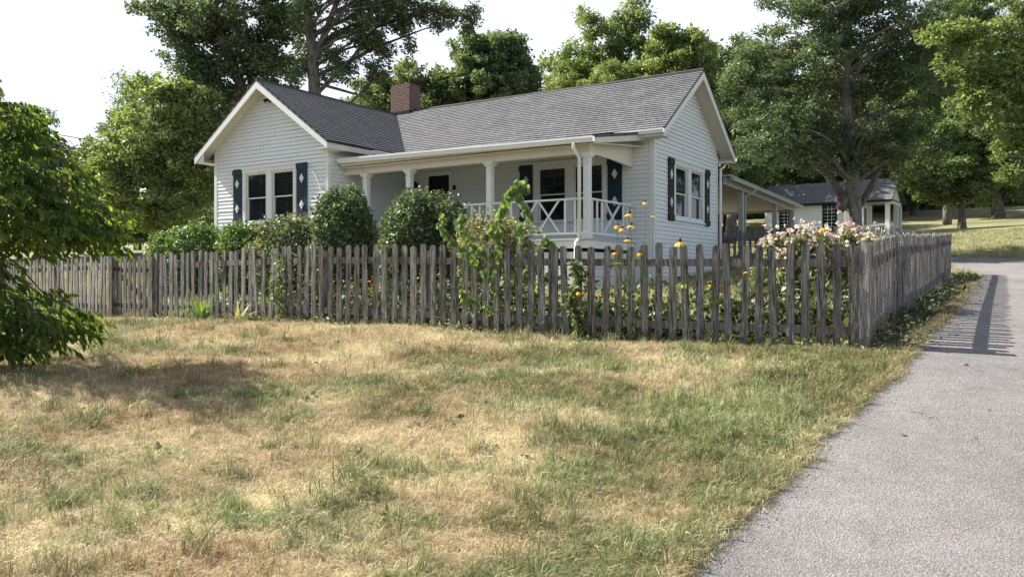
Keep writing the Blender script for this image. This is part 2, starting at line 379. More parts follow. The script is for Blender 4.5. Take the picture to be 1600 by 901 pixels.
tt = np.linspace(0, 1, K)
gx = L_[:,None,0]*(1-tt)+R_[:,None,0]*tt; gy = L_[:,None,1]*(1-tt)+R_[:,None,1]*tt
gz = terr(gx, gy)+.03
mb = MB(); mb.v = [tuple(v) for v in np.stack([gx, gy, gz], -1).reshape(-1, 3)]
for i in range(ND-1):
    for j in range(K-1):
        mb.f.append((i*K+j, i*K+j+1, (i+1)*K+j+1, (i+1)*K+j)); mb.m.append(0)
for i in range(ND-1):  # edge skirt
    a = mb.v[i*K]; b = mb.v[(i+1)*K]; mb.quad(a, b, (b[0],b[1],b[2]-.08), (a[0],a[1],a[2]-.08))
    a = mb.v[i*K+K-1]; b = mb.v[(i+1)*K+K-1]; mb.quad(a, b, (b[0],b[1],b[2]-.08), (a[0],a[1],a[2]-.08))
tag(mb.build('driveway', M['asphalt']), kind='structure')

POLY = np.r_[L_[::4], R_[::-4]]
def in_drive(x, y):
    x = np.asarray(x); y = np.asarray(y); c = np.zeros(x.shape, bool); n = len(POLY)
    for i in range(n):
        x1, y1 = POLY[i]; x2, y2 = POLY[(i+1) % n]
        if y1 == y2: continue
        m = ((y1 > y) != (y2 > y)) & (x < (x2-x1)*(y-y1)/(y2-y1)+x1); c ^= m
    return c
def side_dist(x, y):  # signed distance-ish from driveway left edge (positive = lawn side)
    pts = L_[::6]; d = np.full(np.shape(x), 1e9)
    for p in pts: d = np.minimum(d, np.hypot(x-p[0], y-p[1]))
    return d
# fence polyline (right part, left part)
F0 = np.array([3.74, 8.5]); FP = [F0, np.array([.475,9.9]), np.array([-2.78,11.6]), np.array([-6.27,14.0])]
FR = np.array([11.9, 21.7])
FL = [np.array([-7.35,14.65]), np.array([-9.3,16.2]), np.array([-11.45,17.9]), np.array([-14.5,20.6])]
def fence_y(x):
    pts = [FR]+FP+FL; xs = np.array([p[0] for p in pts])[::-1]; ys = np.array([p[1] for p in pts])[::-1]
    return np.interp(x, xs, ys)
def inside_yard(x, y): return y > fence_y(x)
def greenness(x, y):
    x = np.asarray(x, float); y = np.asarray(y, float)
    n = fbm(x*.55+3, y*.8+9, 4); n2 = fbm(x*2.1+31, y*2.6, 3)
    g = (n-.50)*2.4+(n2-.5)*2.4+.36
    g += np.clip((x+.3)/4.0, -.25, .45)
    near = np.exp(-(side_dist(x, y)/.8)**2)*.45; g = g+near
    yd = inside_yard(x, y); g = np.where(yd, .55+(n-.5)*1.2, g)
    g = np.where((y > 32), .72+(n-.5)*1.2, g)
    return np.clip(g, 0, 1)
def axis(segs):
    out = [segs[0][0]]
    for a, b, st in segs:
        k = max(1, int(round((b-a)/st))); out += list(np.linspace(a, b, k+1)[1:])
    return np.array(out)
ax = axis([(-260,-60,10),(-60,-20,2),(-20,-8,.4),(-8,9,.1),(9,26,.35),(26,70,2),(70,260,10)])
ay = axis([(-70,-6,6),(-6,2,.5),(2,13,.1),(13,36,.35),(36,110,2),(110,330,10)])
XX, YY = np.meshgrid(ax, ay); ZZ = terr(XX, YY)
bumpz = (fbm(XX*1.3, YY*1.3, 4)-.5)*.10+(fbm(XX*6, YY*6, 2)-.5)*.03
dd = in_drive(XX, YY); dist = side_dist(XX, YY)
bumpz *= np.clip(dist/.7, 0, 1)*np.clip((60-np.hypot(XX, YY))/20, 0, 1); bumpz = np.where(dd, 0, bumpz)
ZT = ZZ+bumpz+np.where(dd, 0, .012)
nx, ny = len(ax), len(ay)
me = bpy.data.meshes.new('ground'); me.vertices.add(nx*ny)
me.vertices.foreach_set('co', np.stack([XX, YY, ZT], -1).astype(np.float32).ravel())
ii, jj = np.meshgrid(np.arange(nx-1), np.arange(ny-1)); b0 = (jj*nx+ii).ravel()
fc = np.stack([b0, b0+1, b0+nx+1, b0+nx], -1).astype(np.int32); nf = len(fc)
me.loops.add(nf*4); me.loops.foreach_set('vertex_index', fc.ravel()); me.polygons.add(nf)
me.polygons.foreach_set('loop_start', np.arange(0, nf*4, 4, dtype=np.int32)); me.polygons.foreach_set('loop_total', np.full(nf, 4, dtype=np.int32))
me.polygons.foreach_set('use_smooth', np.ones(nf, bool)); me.update(calc_edges=True); me.materials.append(M['ground'])
GR = greenness(XX, YY); at = me.attributes.new('green', 'FLOAT', 'POINT'); at.data.foreach_set('value', GR.astype(np.float32).ravel())
rleg = np.abs((XX-F0[0])*V[1]-(YY-F0[1])*V[0]); al = (XX-F0[0])*V[0]+(YY-F0[1])*V[1]
soil = np.where((al > -.1) & (al < 15.6), np.exp(-(rleg/.55)**2), 0)
fd = np.abs(YY-fence_y(XX)); soil = np.maximum(soil, np.where(XX < 3.8, np.exp(-(fd/.16)**2)*.75, 0))
gb = np.where(inside_yard(XX, YY) & (XX < 6) & (XX > -4.5) & (YY < fence_y(XX)+2.0), .6, 0); soil = np.maximum(soil, gb)
soil = np.maximum(soil, np.where(YY > 95, .8, 0))
at = me.attributes.new('soil', 'FLOAT', 'POINT'); at.data.foreach_set('value', soil.astype(np.float32).ravel())
go = bpy.data.objects.new('ground', me); COL.objects.link(go); tag(go, kind='structure')
def gsurf(x, y):
    i = np.clip(np.searchsorted(ax, x)-1, 0, nx-2); j = np.clip(np.searchsorted(ay, y)-1, 0, ny-2)
    fx = (x-ax[i])/(ax[i+1]-ax[i]); fy = (y-ay[j])/(ay[j+1]-ay[j])
    return (ZT[j,i]*(1-fx)+ZT[j,i+1]*fx)*(1-fy)+(ZT[j+1,i]*(1-fx)+ZT[j+1,i+1]*fx)*fy

# ---------------------------------------------------------------- grass (stuff, geometry nodes)
def tuft_mesh(name, nb, hmin, hmax, spread, lean, w, seed, rlo=0, rhi=1):
    r = np.random.default_rng(seed); vs = []; rn = []
    for _ in range(nb):
        a = r.random()*6.283; b0 = np.array([math.cos(a), math.sin(a), 0])*r.random()**.5*spread
        h = r.uniform(hmin, hmax); d = r.random()*6.283; ln = lean*r.uniform(.3, 1.3); dv = np.array([math.cos(d), math.sin(d), 0])
        s = np.array([-math.sin(d), math.cos(d), 0]); fa = r.random()*6.283; s = s*math.cos(fa)+dv*math.sin(fa)*.6
        p0 = b0; p1 = b0+dv*ln*h*.35+np.array([0,0,h*.6]); p2 = b0+dv*ln*h+np.array([0,0,h*(1-.35*min(ln,1.6))])
        ww = w*r.uniform(.6, 1.3); rr = r.uniform(rlo, rhi)
        vs += [p0-s*ww, p0+s*ww, p1+s*ww*.8, p1-s*ww*.8, p1-s*ww*.8, p1+s*ww*.8, p2+s*ww*.12, p2-s*ww*.12]; rn += [rr, rr]
    n = len(vs)//4; m_ = bpy.data.meshes.new(name); m_.from_pydata([tuple(v) for v in vs], [], [tuple(range(4*i, 4*i+4)) for i in range(n)])
    m_.materials.append(M['grass']); at = m_.attributes.new('rnd', 'FLOAT', 'FACE'); at.data.foreach_set('value', np.array(rn, np.float32))
    return bpy.data.objects.new(name, m_)
tufts = bpy.data.collections.new('grass_sources')
specs = []
for k in range(5): specs.append(tuft_mesh('grass_tuft', 16, .02, .055, .05, 1.5, .0016, 10+k))          # 0-4 mown mat
for k in range(3): specs.append(tuft_mesh('grass_tuft', 14, .05, .10, .04, .9, .0018, 20+k))             # 5-7 taller
for k in range(2): specs.append(tuft_mesh('grass_tuft', 22, .09, .19, .05, .55, .0026, 30+k, 0, .8))     # 8-9 green bunch
for k in range(2): specs.append(tuft_mesh('grass_tuft', 3, .12, .24, .03, .5, .0012, 40+k, .2, .7))      # 10-11 seed stalks
for i, o in enumerate(specs): o.name = 'grass_tuft_%02d' % i; tufts.objects.link(o)
def scatter(name, pts, idx, scl, gcol, label, cat):
    n = len(pts); me = bpy.data.meshes.new(name); me.vertices.add(n)
    me.vertices.foreach_set('co', pts.astype(np.float32).ravel()); me.update()
    r = np.zeros((n, 3), np.float32); r[:, 0] = RNG.normal(0, .16, n); r[:, 1] = RNG.normal(0, .16, n); r[:, 2] = RNG.random(n)*6.283
    me.attributes.new('rotv', 'FLOAT_VECTOR', 'POINT').data.foreach_set('vector', r.ravel())
    me.attributes.new('scl', 'FLOAT', 'POINT').data.foreach_set('value', scl.astype(np.float32))
    me.attributes.new('gcol', 'FLOAT', 'POINT').data.foreach_set('value', gcol.astype(np.float32))
    tone = np.clip(.5+(fbm(pts[:,0]*1.1+70, pts[:,1]*1.5+20, 4)-.5)*1.9+RNG.normal(0,.18,n), 0, 1)
    me.attributes.new('tone', 'FLOAT', 'POINT').data.foreach_set('value', tone.astype(np.float32))
    me.attributes.new('pick', 'INT', 'POINT').data.foreach_set('value', idx.astype(np.int32))
    o = bpy.data.objects.new(name, me); COL.objects.link(o)
    ng = bpy.data.node_groups.new(name, 'GeometryNodeTree')
    ng.interface.new_socket('Geometry', in_out='INPUT', socket_type='NodeSocketGeometry'); ng.interface.new_socket('Geometry', in_out='OUTPUT', socket_type='NodeSocketGeometry')
    gi = ng.nodes.new('NodeGroupInput'); goo = ng.nodes.new('NodeGroupOutput'); ip = ng.nodes.new('GeometryNodeInstanceOnPoints')
    m2p = ng.nodes.new('GeometryNodeMeshToPoints'); ci = ng.nodes.new('GeometryNodeCollectionInfo'); ci.inputs[0].default_value = tufts
    ci.inputs[1].default_value = True; ci.inputs[2].default_value = True
    def na(nm, t):
        a = ng.nodes.new('GeometryNodeInputNamedAttribute'); a.data_type = t; a.inputs[0].default_value = nm; return a.outputs[0]
    L = ng.links.new
    L(gi.outputs[0], m2p.inputs[0]); L(m2p.outputs[0], ip.inputs['Points']); L(ci.outputs[0], ip.inputs['Instance'])
    ip.inputs['Pick Instance'].default_value = True; L(na('pick', 'INT'), ip.inputs['Instance Index'])
    L(na('rotv', 'FLOAT_VECTOR'), ip.inputs['Rotation']); L(na('scl', 'FLOAT'), ip.inputs['Scale']); L(ip.outputs[0], goo.inputs[0])
    md = o.modifiers.new('scatter', 'NODES'); md.node_group = ng
    tag(o, label, cat, kind='stuff'); return o
def lawn():
    P_ = []; 
    n = 330000
    # sample in view wedge, denser near
    y = 2.6+(RNG.random(n)**1.25)*16.5; x = RNG.uniform(-.72, .66, n)*(y+.6)
    keep = (y < fence_y(x)+.12) & ~in_drive(x-.03, y)
    al = (x-F0[0])*V[0]+(y-F0[1])*V[1]
    keep &= ~((al > .3) & (x > 3.8))
    keep &= (RNG.random(n) < np.clip(1.25-.045*y, .35, 1))
    x = x[keep]; y = y[keep]; g = greenness(x, y)
    th = fbm(x*3.1+50, y*3.1, 3); k2 = th > .0; x, y, g, th = x[k2], y[k2], g[k2], th[k2]
    n = len(x); idx = RNG.integers(0, 5, n); r = RNG.random(n)
    tall = r < (.04+.22*g*g); idx[tall] = RNG.integers(5, 8, tall.sum())
    bn = fbm(x*1.7+90, y*1.7+4, 2); bun = (r > .992-.03*(bn > .62)*(g > .3)) ; idx[bun] = RNG.integers(8, 10, bun.sum())
    st = (RNG.random(n) < .006); idx[st] = RNG.integers(10, 12, st.sum())
    far = np.clip((y-5)/10, 0, 1)
    scl = RNG.uniform(.6, 1.2, n)*(1+.30*far)*(.75+.5*th)*np.clip(.45+(fence_y(x)-y)*1.6, .45, 1)
    gc = np.clip(g*.95+RNG.normal(0, .26, n), 0, 1); gc[bun] = np.clip(gc[bun]+.5, .5, 1)
    P_ = np.c_[x, y, gsurf(x, y)-.004]
    scatter('lawn_grass', P_, idx, scl, gc, 'patchy dry and green mown grass across the front lawn', 'grass')
    # big bunches
    bl = [(665,655),(215,790),(180,830),(290,625),(820,630),(590,640),(930,680),(430,700),(530,800),(960,700),(1180,640),(1010,760),(150,900),(420,640),(1240,660),(1220,590),(450,860),(710,575),(640,560),(1150,760),(350,560),(330,520),(380,555),(120,800),(860,700),(1195,752),(1320,560),(360,800)]
    pp = []; 
    for p in bl:
        c = G(*p)
        for _ in range(10):
            dx, dy = RNG.normal(0, .07, 2); pp.append((c[0]+dx, c[1]+dy))
    pp = np.array(pp); n = len(pp)
    scatter('grass_bunches', np.c_[pp, gsurf(pp[:,0], pp[:,1])-.004], RNG.integers(8, 10, n), RNG.uniform(.55, 1.0, n), RNG.uniform(.75, 1, n),
            'taller dark green grass bunches standing up out of the dry lawn', 'grass')
    # yard inside the fence and verge beyond
    n = 60000; y = RNG.uniform(8.5, 40, n); x = RNG.uniform(-.75, .72, n)*y
    keep = (y > fence_y(x)+.05) & ~in_drive(x, y)
    hx, hy = x-3.54, y-20.; lx = -(hx*U[0]+hy*U[1]); ly = hx*V[0]+hy*V[1]
    keep &= ~((lx < .2) & (lx > -13) & (ly > -3.3) & (ly < 5)); x = x[keep]; y = y[keep]; n = len(x)
    scatter('yard_grass', np.c_[x, y, gsurf(x, y)-.004], RNG.integers(0, 8, n), RNG.uniform(1.4, 2.6, n), np.clip(RNG.normal(.75, .2, n), 0, 1),
            'green yard grass growing behind the picket fence', 'grass')
    # ragged driveway edge
    n = 9000; t = RNG.random(n)*.62*(ND-1); i = t.astype(int); f = (t-i)[:,None]
    q = L_[i]*(1-f)+L_[i+1]*f; q[:,0] += RNG.normal(-.02, .05, n); q = q[q[:,1] > 3]; n = len(q)
    scatter('edge_grass', np.c_[q, gsurf(q[:,0], q[:,1])], RNG.integers(0, 8, n), RNG.uniform(.7, 1.3, n), np.clip(RNG.normal(.5, .3, n), 0, 1),
            'ragged grass fringe creeping over the driveway edge', 'grass')
lawn()
# ---------------------------------------------------------------- foliage
def rot_basis(n, droop=None, up=.0):
    """random orthonormal bases (n,3,3): axis (leaf length), side, normal"""
    a = RNG.normal(size=(n, 3)); 
    if droop is not None: a[:, 2] = a[:, 2]*.5-droop
    a /= np.linalg.norm(a, axis=1)[:,None]
    b = RNG.normal(size=(n, 3)); b -= (b*a).sum(1)[:,None]*a
    if up: 
        a[:, 2] *= (1-up*.8); a /= np.linalg.norm(a, axis=1)[:,None]; b -= (b*a).sum(1)[:,None]*a; b[:, 2] *= (1-up); b -= (b*a).sum(1)[:,None]*a
    b /= np.linalg.norm(b, axis=1)[:,None]
    return a, b
def leaves(pos, L, W, droop=None, up=.0, jit=.45):
    n = len(pos); a, b = rot_basis(n, droop, up); s = (1+RNG.normal(0, jit, n)).clip(.4, 2)[:,None]
    c = np.cross(a, b)
    p0 = pos; p1 = pos+a*L*s*.5+b*W*s*.5+c*L*s*.06; p2 = pos+a*L*s; p3 = pos+a*L*s*.5-b*W*s*.5+c*L*s*.06
    return np.stack([p0, p1, p2, p3], 1).reshape(-1, 3)
def ellips(n, c, r, bias=.4):
    d = RNG.normal(size=(n, 3)); d /= np.linalg.norm(d, axis=1)[:,None]
    return np.array(c)+d*(RNG.random(n)**bias)[:,None]*np.array(r)
def crown_points(lobes, nclump, per, cr, flat=.6):
    vol = np.array([l[1][0]*l[1][1]*l[1][2] for l in lobes])**.7; vol /= vol.sum(); cs = []
    for l, v in zip(lobes, vol): cs.append(ellips(max(3, int(nclump*v)), l[0], l[1], .42))
    cs = np.concatenate(cs); n = len(cs)
    sz = cr*RNG.uniform(.55, 1.35, n); k = np.maximum(20, (per*(sz/cr)**2).astype(int))
    idx = np.repeat(np.arange(n), k); d = RNG.normal(size=(len(idx), 3)); d /= np.linalg.norm(d, axis=1)[:,None]
    d *= (RNG.random(len(idx))**.5)[:,None]; d[:, 2] *= flat
    return cs, cs[idx]+d*sz[idx][:,None], idx
def limb(mb, a, b, r0, r1, sag=.1, n=5, sides=6):
    a = np.array(a, float); b = np.array(b, float); L = np.linalg.norm(b-a); off = RNG.normal(0, .06*L, 3); off[2] = abs(off[2])+sag*L*.5
    pts = [a+(b-a)*t+off*math.sin(math.pi*t)+RNG.normal(0, .012*L, 3)*(0 < t < 1) for t in np.linspace(0, 1, n)]
    mb.tube(pts, [r0+(r1-r0)*t for t in np.linspace(0, 1, n)], sides)
    return pts
def tree(name, label, cat, Z, base_px, lobes, leafm, nclump=90, per=300, cr=.9, leaf=(.16,.09), trunk=None, tr=.25, bark='bark', group=None, flat=.6, nl=26, droop=None, base=None, zs=1.0, wisp=.0):
    """lobes: (px,py,rx,ry[,dZ]) ellipses seen at distance Z, given real depth"""
    if base is None:
        x = (base_px-800)/F*Z; base = (x, Z, tz(x, Z)-.15)
    base = np.array(base, float); root = empty(name, base); tag(root, label, cat, group)
    LB = []
    for l in lobes:
        dz = l[4] if len(l) > 4 else 0; z = Z+dz; c = P(l[0], l[1], z); rx = l[2]/F*z; ry = l[3]/F*z
        LB.append((c, (rx, max(rx*.8, ry*.7)*zs, ry)))
    cs, pts, idx = crown_points(LB, int(nclump*2.6), int(per*.52), cr*.62, flat)
    if wisp:
        pts = pts+RNG.normal(0, wisp, pts.shape)
    ln = leaves(pts, leaf[0]*.88, leaf[1]*.88, droop=droop, up=0 if droop else .4)
    cl = RNG.random(len(cs))[idx]*.4+RNG.random(len(idx))*.6
    np_mesh('crown', ln-base, M[leafm], root, cl)
    mb = MB()
    if trunk is None:
        top = sum(l[0] for l in LB)/len(LB); t0 = np.array([base[0]+(top[0]-base[0])*.5, base[1]+(top[1]-base[1])*.5, base[2]+(top[2]-base[2])*.85])
        trunk = [base, base*.6+t0*.4+np.array([RNG.normal(0,.1),0,0]), t0]
    else: trunk = [base]+[P(p[0], p[1], Z+(p[2] if len(p) > 2 else 0)) for p in trunk]
    m = len(trunk); rr = [tr*(1.35 if i == 0 else 1)*(1-.55*i/(m-1)) for i in range(m)]
    tp = []
    for i in range(m-1):
        for t in np.linspace(0, 1, 5)[:-1]: tp.append((trunk[i]*(1-t)+trunk[i+1]*t, rr[i]*(1-t)+rr[i+1]*t))
    tp.append((trunk[-1], rr[-1])); mb.tube([q[0]-base for q in tp], [q[1] for q in tp], 10)
    sel = RNG.permutation(len(cs))[:nl]
    for k in sel:
        c = cs[k]; js = [j for j in range(len(tp)) if tp[j][0][2] > base[2]+max(.25*(c[2]-base[2]), .3*(tp[-1][0][2]-base[2]))] or [len(tp)-1]
        hd = [j for j in js if tp[j][0][2] < c[2]-.22*math.hypot(tp[j][0][0]-c[0], tp[j][0][1]-c[1])]; js = hd or js
        j = min(js, key=lambda j: np.linalg.norm(tp[j][0]-c)+abs(RNG.normal(0, .8))); a, r = tp[j]
        limb(mb, a-base, c-base, min(r*.36, .03+.022*np.linalg.norm(c-a)), .015, .12, 6, 5)
    mb.build('trunk', M[bark], root, smooth=True); return root

# ---------------------------------------------------------------- house
HB = -.25  # base rel to eye
house = empty('clapboard_house', (3.54, 20.0, EYE+HB), math.atan2(-.5397, .842))
tag(house, 'white one storey clapboard house with grey shingle roof, front porch and brick chimney', 'house')
h_ = lambda rel: rel-HB
def part(name, mb, m, parent=house, smooth=False, label=None):
    o = mb.build(name, M[m] if isinstance(m, str) else m, parent, smooth)
    if label: o['label'] = label
    return o
Tf = lambda y0: (lambda p: (p[0], y0-p[1], p[2]))          # front facing wall, b outward = -y
Tg = lambda x0: (lambda p: (x0+p[1], p[0], p[2]))          # right facing wall, a = y, b outward = +x
def clap(mb, lo, hi, z0, z1, holes=(), e=.108, off=.023):
    """rows of lap siding: lo(z), hi(z) give the wall's extent at a height"""
    z = z0
    while z < z1-1e-4:
        zt = min(z+e, z1); spans = [(lo, hi)]
        cuts = [(h[0], h[1]) for h in holes if h[2] < (z+zt)/2 < h[3]]
        segs = [(None, None)]
        edges = [lo]
        parts_ = []
        cur = lo
        for c in sorted(cuts):
            parts_.append((cur, (lambda q, v=c[0]: v))); cur = (lambda q, v=c[1]: v)
        parts_.append((cur, hi))
        for a, b in parts_:
            a0, a1, b0, b1 = a(z), a(zt), b(z), b(zt)
            if b0-a0 < .01: continue
            b1 = max(b1, a1+.001); js = [0.]; Lr = b0-a0
            while js[-1]*Lr < Lr-.01: js.append(min(1., js[-1]+random.uniform(1.4, 3.8)/Lr))
            for j0, j1 in zip(js[:-1], js[1:]):
                o_ = off+random.uniform(-.004, .004); dz = [random.uniform(-.004, .004) for _ in (0, 1)]; gp = .0025/Lr
                l0, l1 = a0+(b0-a0)*(j0+gp), a0+(b0-a0)*(j1-gp); u0, u1 = a1+(b1-a1)*(j0+gp), a1+(b1-a1)*(j1-gp)
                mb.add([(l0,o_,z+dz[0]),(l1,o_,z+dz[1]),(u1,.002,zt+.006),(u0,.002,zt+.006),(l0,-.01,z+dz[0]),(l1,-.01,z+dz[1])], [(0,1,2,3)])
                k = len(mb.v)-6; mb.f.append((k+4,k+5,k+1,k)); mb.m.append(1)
        z += e
ED = h_(.84); EAVE = h_(3.62); RIDGE = h_(5.60); WRID = h_(5.52)
WX0, WX1, WY = -12.81, -8.06, -3.2; D = 4.87; SL = .705
wins = {}
c_ = lambda v: (lambda z: v)
# walls
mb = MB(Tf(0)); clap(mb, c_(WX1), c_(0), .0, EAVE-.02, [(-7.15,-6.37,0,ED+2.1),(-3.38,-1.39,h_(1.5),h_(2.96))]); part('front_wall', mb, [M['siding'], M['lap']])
mb = MB(Tf(WY)); mid = (WX0+WX1)/2; wz = WRID-SL*(WX1-mid)
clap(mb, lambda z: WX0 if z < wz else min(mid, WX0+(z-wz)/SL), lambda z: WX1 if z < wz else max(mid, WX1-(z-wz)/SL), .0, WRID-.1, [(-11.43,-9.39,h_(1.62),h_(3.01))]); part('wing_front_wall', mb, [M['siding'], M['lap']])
mb = MB(Tg(0)); gz_ = RIDGE-SL*D/2
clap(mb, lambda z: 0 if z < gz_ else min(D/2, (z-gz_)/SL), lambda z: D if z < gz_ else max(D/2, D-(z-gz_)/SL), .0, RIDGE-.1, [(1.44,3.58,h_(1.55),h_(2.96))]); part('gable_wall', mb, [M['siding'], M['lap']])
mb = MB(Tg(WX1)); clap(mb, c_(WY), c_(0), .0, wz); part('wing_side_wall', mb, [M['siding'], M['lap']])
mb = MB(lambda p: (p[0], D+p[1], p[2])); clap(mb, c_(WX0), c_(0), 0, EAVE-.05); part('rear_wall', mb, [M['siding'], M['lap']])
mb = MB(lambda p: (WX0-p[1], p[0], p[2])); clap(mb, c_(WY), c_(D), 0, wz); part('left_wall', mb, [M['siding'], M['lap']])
# corner boards
mb = MB()
for x, y, z1 in ((0,0,EAVE+.05),(0,D,EAVE-.05),(WX1,WY,wz),(WX0,WY,wz)):
    sx = 1 if x in (0, WX1) else -1; sy = 1 if y == D else -1
    for (dx0,dx1,dy0,dy1) in ((-.09,.028,0,.028),(0,.028,-.09,0)):
        xs = sorted((x+sx*dx0, x+sx*dx1)); ys = sorted((y+sy*dy0, y+sy*dy1)); mb.box(xs[0],xs[1],ys[0],ys[1],0,z1)
    part('corner_board', mb, 'trim'); mb = MB()
# foundation
mb = MB(); mb.box(WX0-.02,WX1+.02,WY-.02,D,-1,.02); mb.box(WX1,.03,-.02,D+.02,-1,.02); part('foundation', mb, 'found')

def add_uv(o, fn):
    me = o.data; uv = me.uv_layers.new(name='UVMap'); co = [v.co for v in me.vertices]
    for l in me.loops: uv.data[l.index].uv = fn(co[l.vertex_index])
def roofplane(name, T, L, W, m='roof', parent=house, e=.13, thick=.05):
    """local plane coords: a 0..L along eave, s 0..W up the slope, n normal; T maps (a,s,n)->object space"""
    v = []; f = []; uv = []
    rows = int(math.ceil(W/e)); nseg = max(1, int(L/.5))
    for i in range(rows):
        s0 = i*e; s1 = min(W, s0+e)
        for k in range(nseg):
            a0 = L*k/nseg; a1 = L*(k+1)/nseg; w0 = .006*math.sin(a0*1.1+1)+.005*math.sin(a0*.37); w1 = .006*math.sin(a1*1.1+1)+.005*math.sin(a1*.37)
            for q in (((a0,s0,.022+w0),(a1,s0,.022+w1),(a1,s1,.002+w1),(a0,s1,.002+w0)), ((a0,s0,-.01),(a1,s0,-.01),(a1,s0,.022+w1),(a0,s0,.022+w0))):
                b = len(v); v += [T(*p) for p in q]; uv += [(p[0], p[1]+p[2]*.2) for p in q]; f.append((b,b+1,b+2,b+3))
    for q in (((0,0,-thick),(L,0,-thick),(L,W,-thick),(0,W,-thick)), ((0,0,-thick),(0,W,-thick),(0,W,.0),(0,0,.0)), ((L,0,-thick),(L,W,-thick),(L,W,0),(L,0,0)), ((0,0,-thick),(L,0,-thick),(L,0,.0),(0,0,.0))):
        b = len(v); v += [T(*p) for p in q]; uv += [(p[0], p[1]) for p in q]; f.append((b,b+1,b+2,b+3))
    me = bpy.data.meshes.new(name); me.from_pydata(v, [], f); me.materials.append(M[m]); u = me.uv_layers.new(name='UVMap')
    for i, c in enumerate(uv): u.data[i].uv = c
    o = bpy.data.objects.new(name, me); COL.objects.link(o); o.parent = parent; return o
cs_, sn_ = 1/math.hypot(1, SL), SL/math.hypot(1, SL)
def Tslope(ox, oy, oz, ad, sd, sl):
    c, s = 1/math.hypot(1, sl), sl/math.hypot(1, sl); ad = np.array(ad); sd = np.array(sd)
    def T(a, q, n): return (ox+ad[0]*a+sd[0]*(c*q-s*n), oy+ad[1]*a+sd[1]*(c*q-s*n), oz+s*q+c*n)
    return T
OV = .45; EV = .40
W1 = (D/2+EV)/cs_; ez = RIDGE-SL*(D/2+EV)
roofplane('roof', Tslope(-10.45,-EV,ez,(1,0),(0,1),SL), 10.45+OV, W1)
roofplane('roof', Tslope(-10.45,D+EV,ez,(1,0),(0,-1),SL), 10.45+OV, W1)
W2 = ((WX1-WX0)/2+EV)/cs_; ez2 = WRID-SL*((WX1-WX0)/2+EV)
roofplane('roof', Tslope(WX1+EV,WY-OV,ez2,(0,1),(-1,0),SL), -WY+OV+D+OV, W2)
roofplane('roof', Tslope(WX0-EV,WY-OV,ez2,(0,1),(1,0),SL), -WY+OV+D+OV, W2)
mb = MB(); mb.tube([(-10.3,D/2,RIDGE+.0),(-3,D/2,RIDGE-.02),(OV,D/2,RIDGE)], .05, 6); part('ridge_cap', mb, 'roof')
mb = MB(); mb.tube([(mid,WY-OV,WRID),(mid,0,WRID-.015),(mid,D+.3,WRID)], .05, 6); part('ridge_cap', mb, 'roof')
# rake boards and soffits
def rake(mb, T, W, a, th=.17, w=.03):   # board hanging under roof edge at plane coordinate a
    q = [T(a,0,-.052), T(a,W,-.052)]; lowr = [(q[0][0],q[0][1],q[0][2]-th), (q[1][0],q[1][1],q[1][2]-th)]
    return q, lowr
def rake_pair(axis_, pos, c, half, zr, depth, sgn):
    """axis_ 'x': gable faces +x at x=pos ; c centre in y.  axis_ 'y': faces -y at y=pos; depth = overhang back to the wall"""
    mbr = MB(); mbs = MB()
    for s in (-1, 1):
        zo = -.062
        pts = [(c, zr+zo), (c+s*half, zr-SL*half+zo), (c+s*half, zr-SL*half+zo-.16), (c, zr+zo-.19)]
        mbr.prism(pts, axis_, pos-.03 if sgn > 0 else pos, pos if sgn > 0 else pos+.03)
        # sloping soffit
        z2 = -.075
        q = [(c, zr+z2), (c+s*half, zr-SL*half+z2), (c+s*half, zr-SL*half+z2-.015), (c, zr+z2-.015)]
        mbs.prism(q, axis_, *(sorted((pos-sgn*.032, pos-sgn*depth))))
    part('rake_board', mbr, 'trim'); part('soffit', mbs, 'soffit')
rake_pair('x', OV, D/2, D/2+EV, RIDGE, OV, 1)
rake_pair('y', WY-OV, mid, (WX1-WX0)/2+EV, WRID, OV, -1)
# eave fascia + boxed soffit returns
mb = MB()
mb.box(WX1+EV-.03, WX1+EV+.0, WY-OV+.03, -EV, ez2-.20, ez2-.06)
mb.box(WX0-EV, WX0-EV+.03, WY-OV+.03, D+.3, ez2-.20, ez2-.06)
mb.box(-7.5, OV-.035, -EV, -EV+.03, ez-.20, ez-.06); mb.box(-10, OV-.035, D+EV-.03, D+EV, ez-.2, ez-.06)
part('fascia', mb, 'soffit')
for q in ((WX0-EV+.03, WX0, WY-OV+.03, D, ez2-.205, ez2-.185), (WX1, WX1+EV-.03, WY-OV+.03, -EV, ez2-.205, ez2-.185), (.0, OV-.035, -EV+.03, .0, ez-.205, ez-.185), (.0, OV-.035, D, D+EV-.03, ez-.205, ez-.185), (-1, 0, -EV+.03, 0, ez-.205, ez-.185), (WX0-EV+.03, WX0, WY-OV+.031, WY-OV+.05, ez2-.2, ez2+.1)):
    mb = MB(); mb.box(*q); part('eave_soffit', mb, 'soffit')
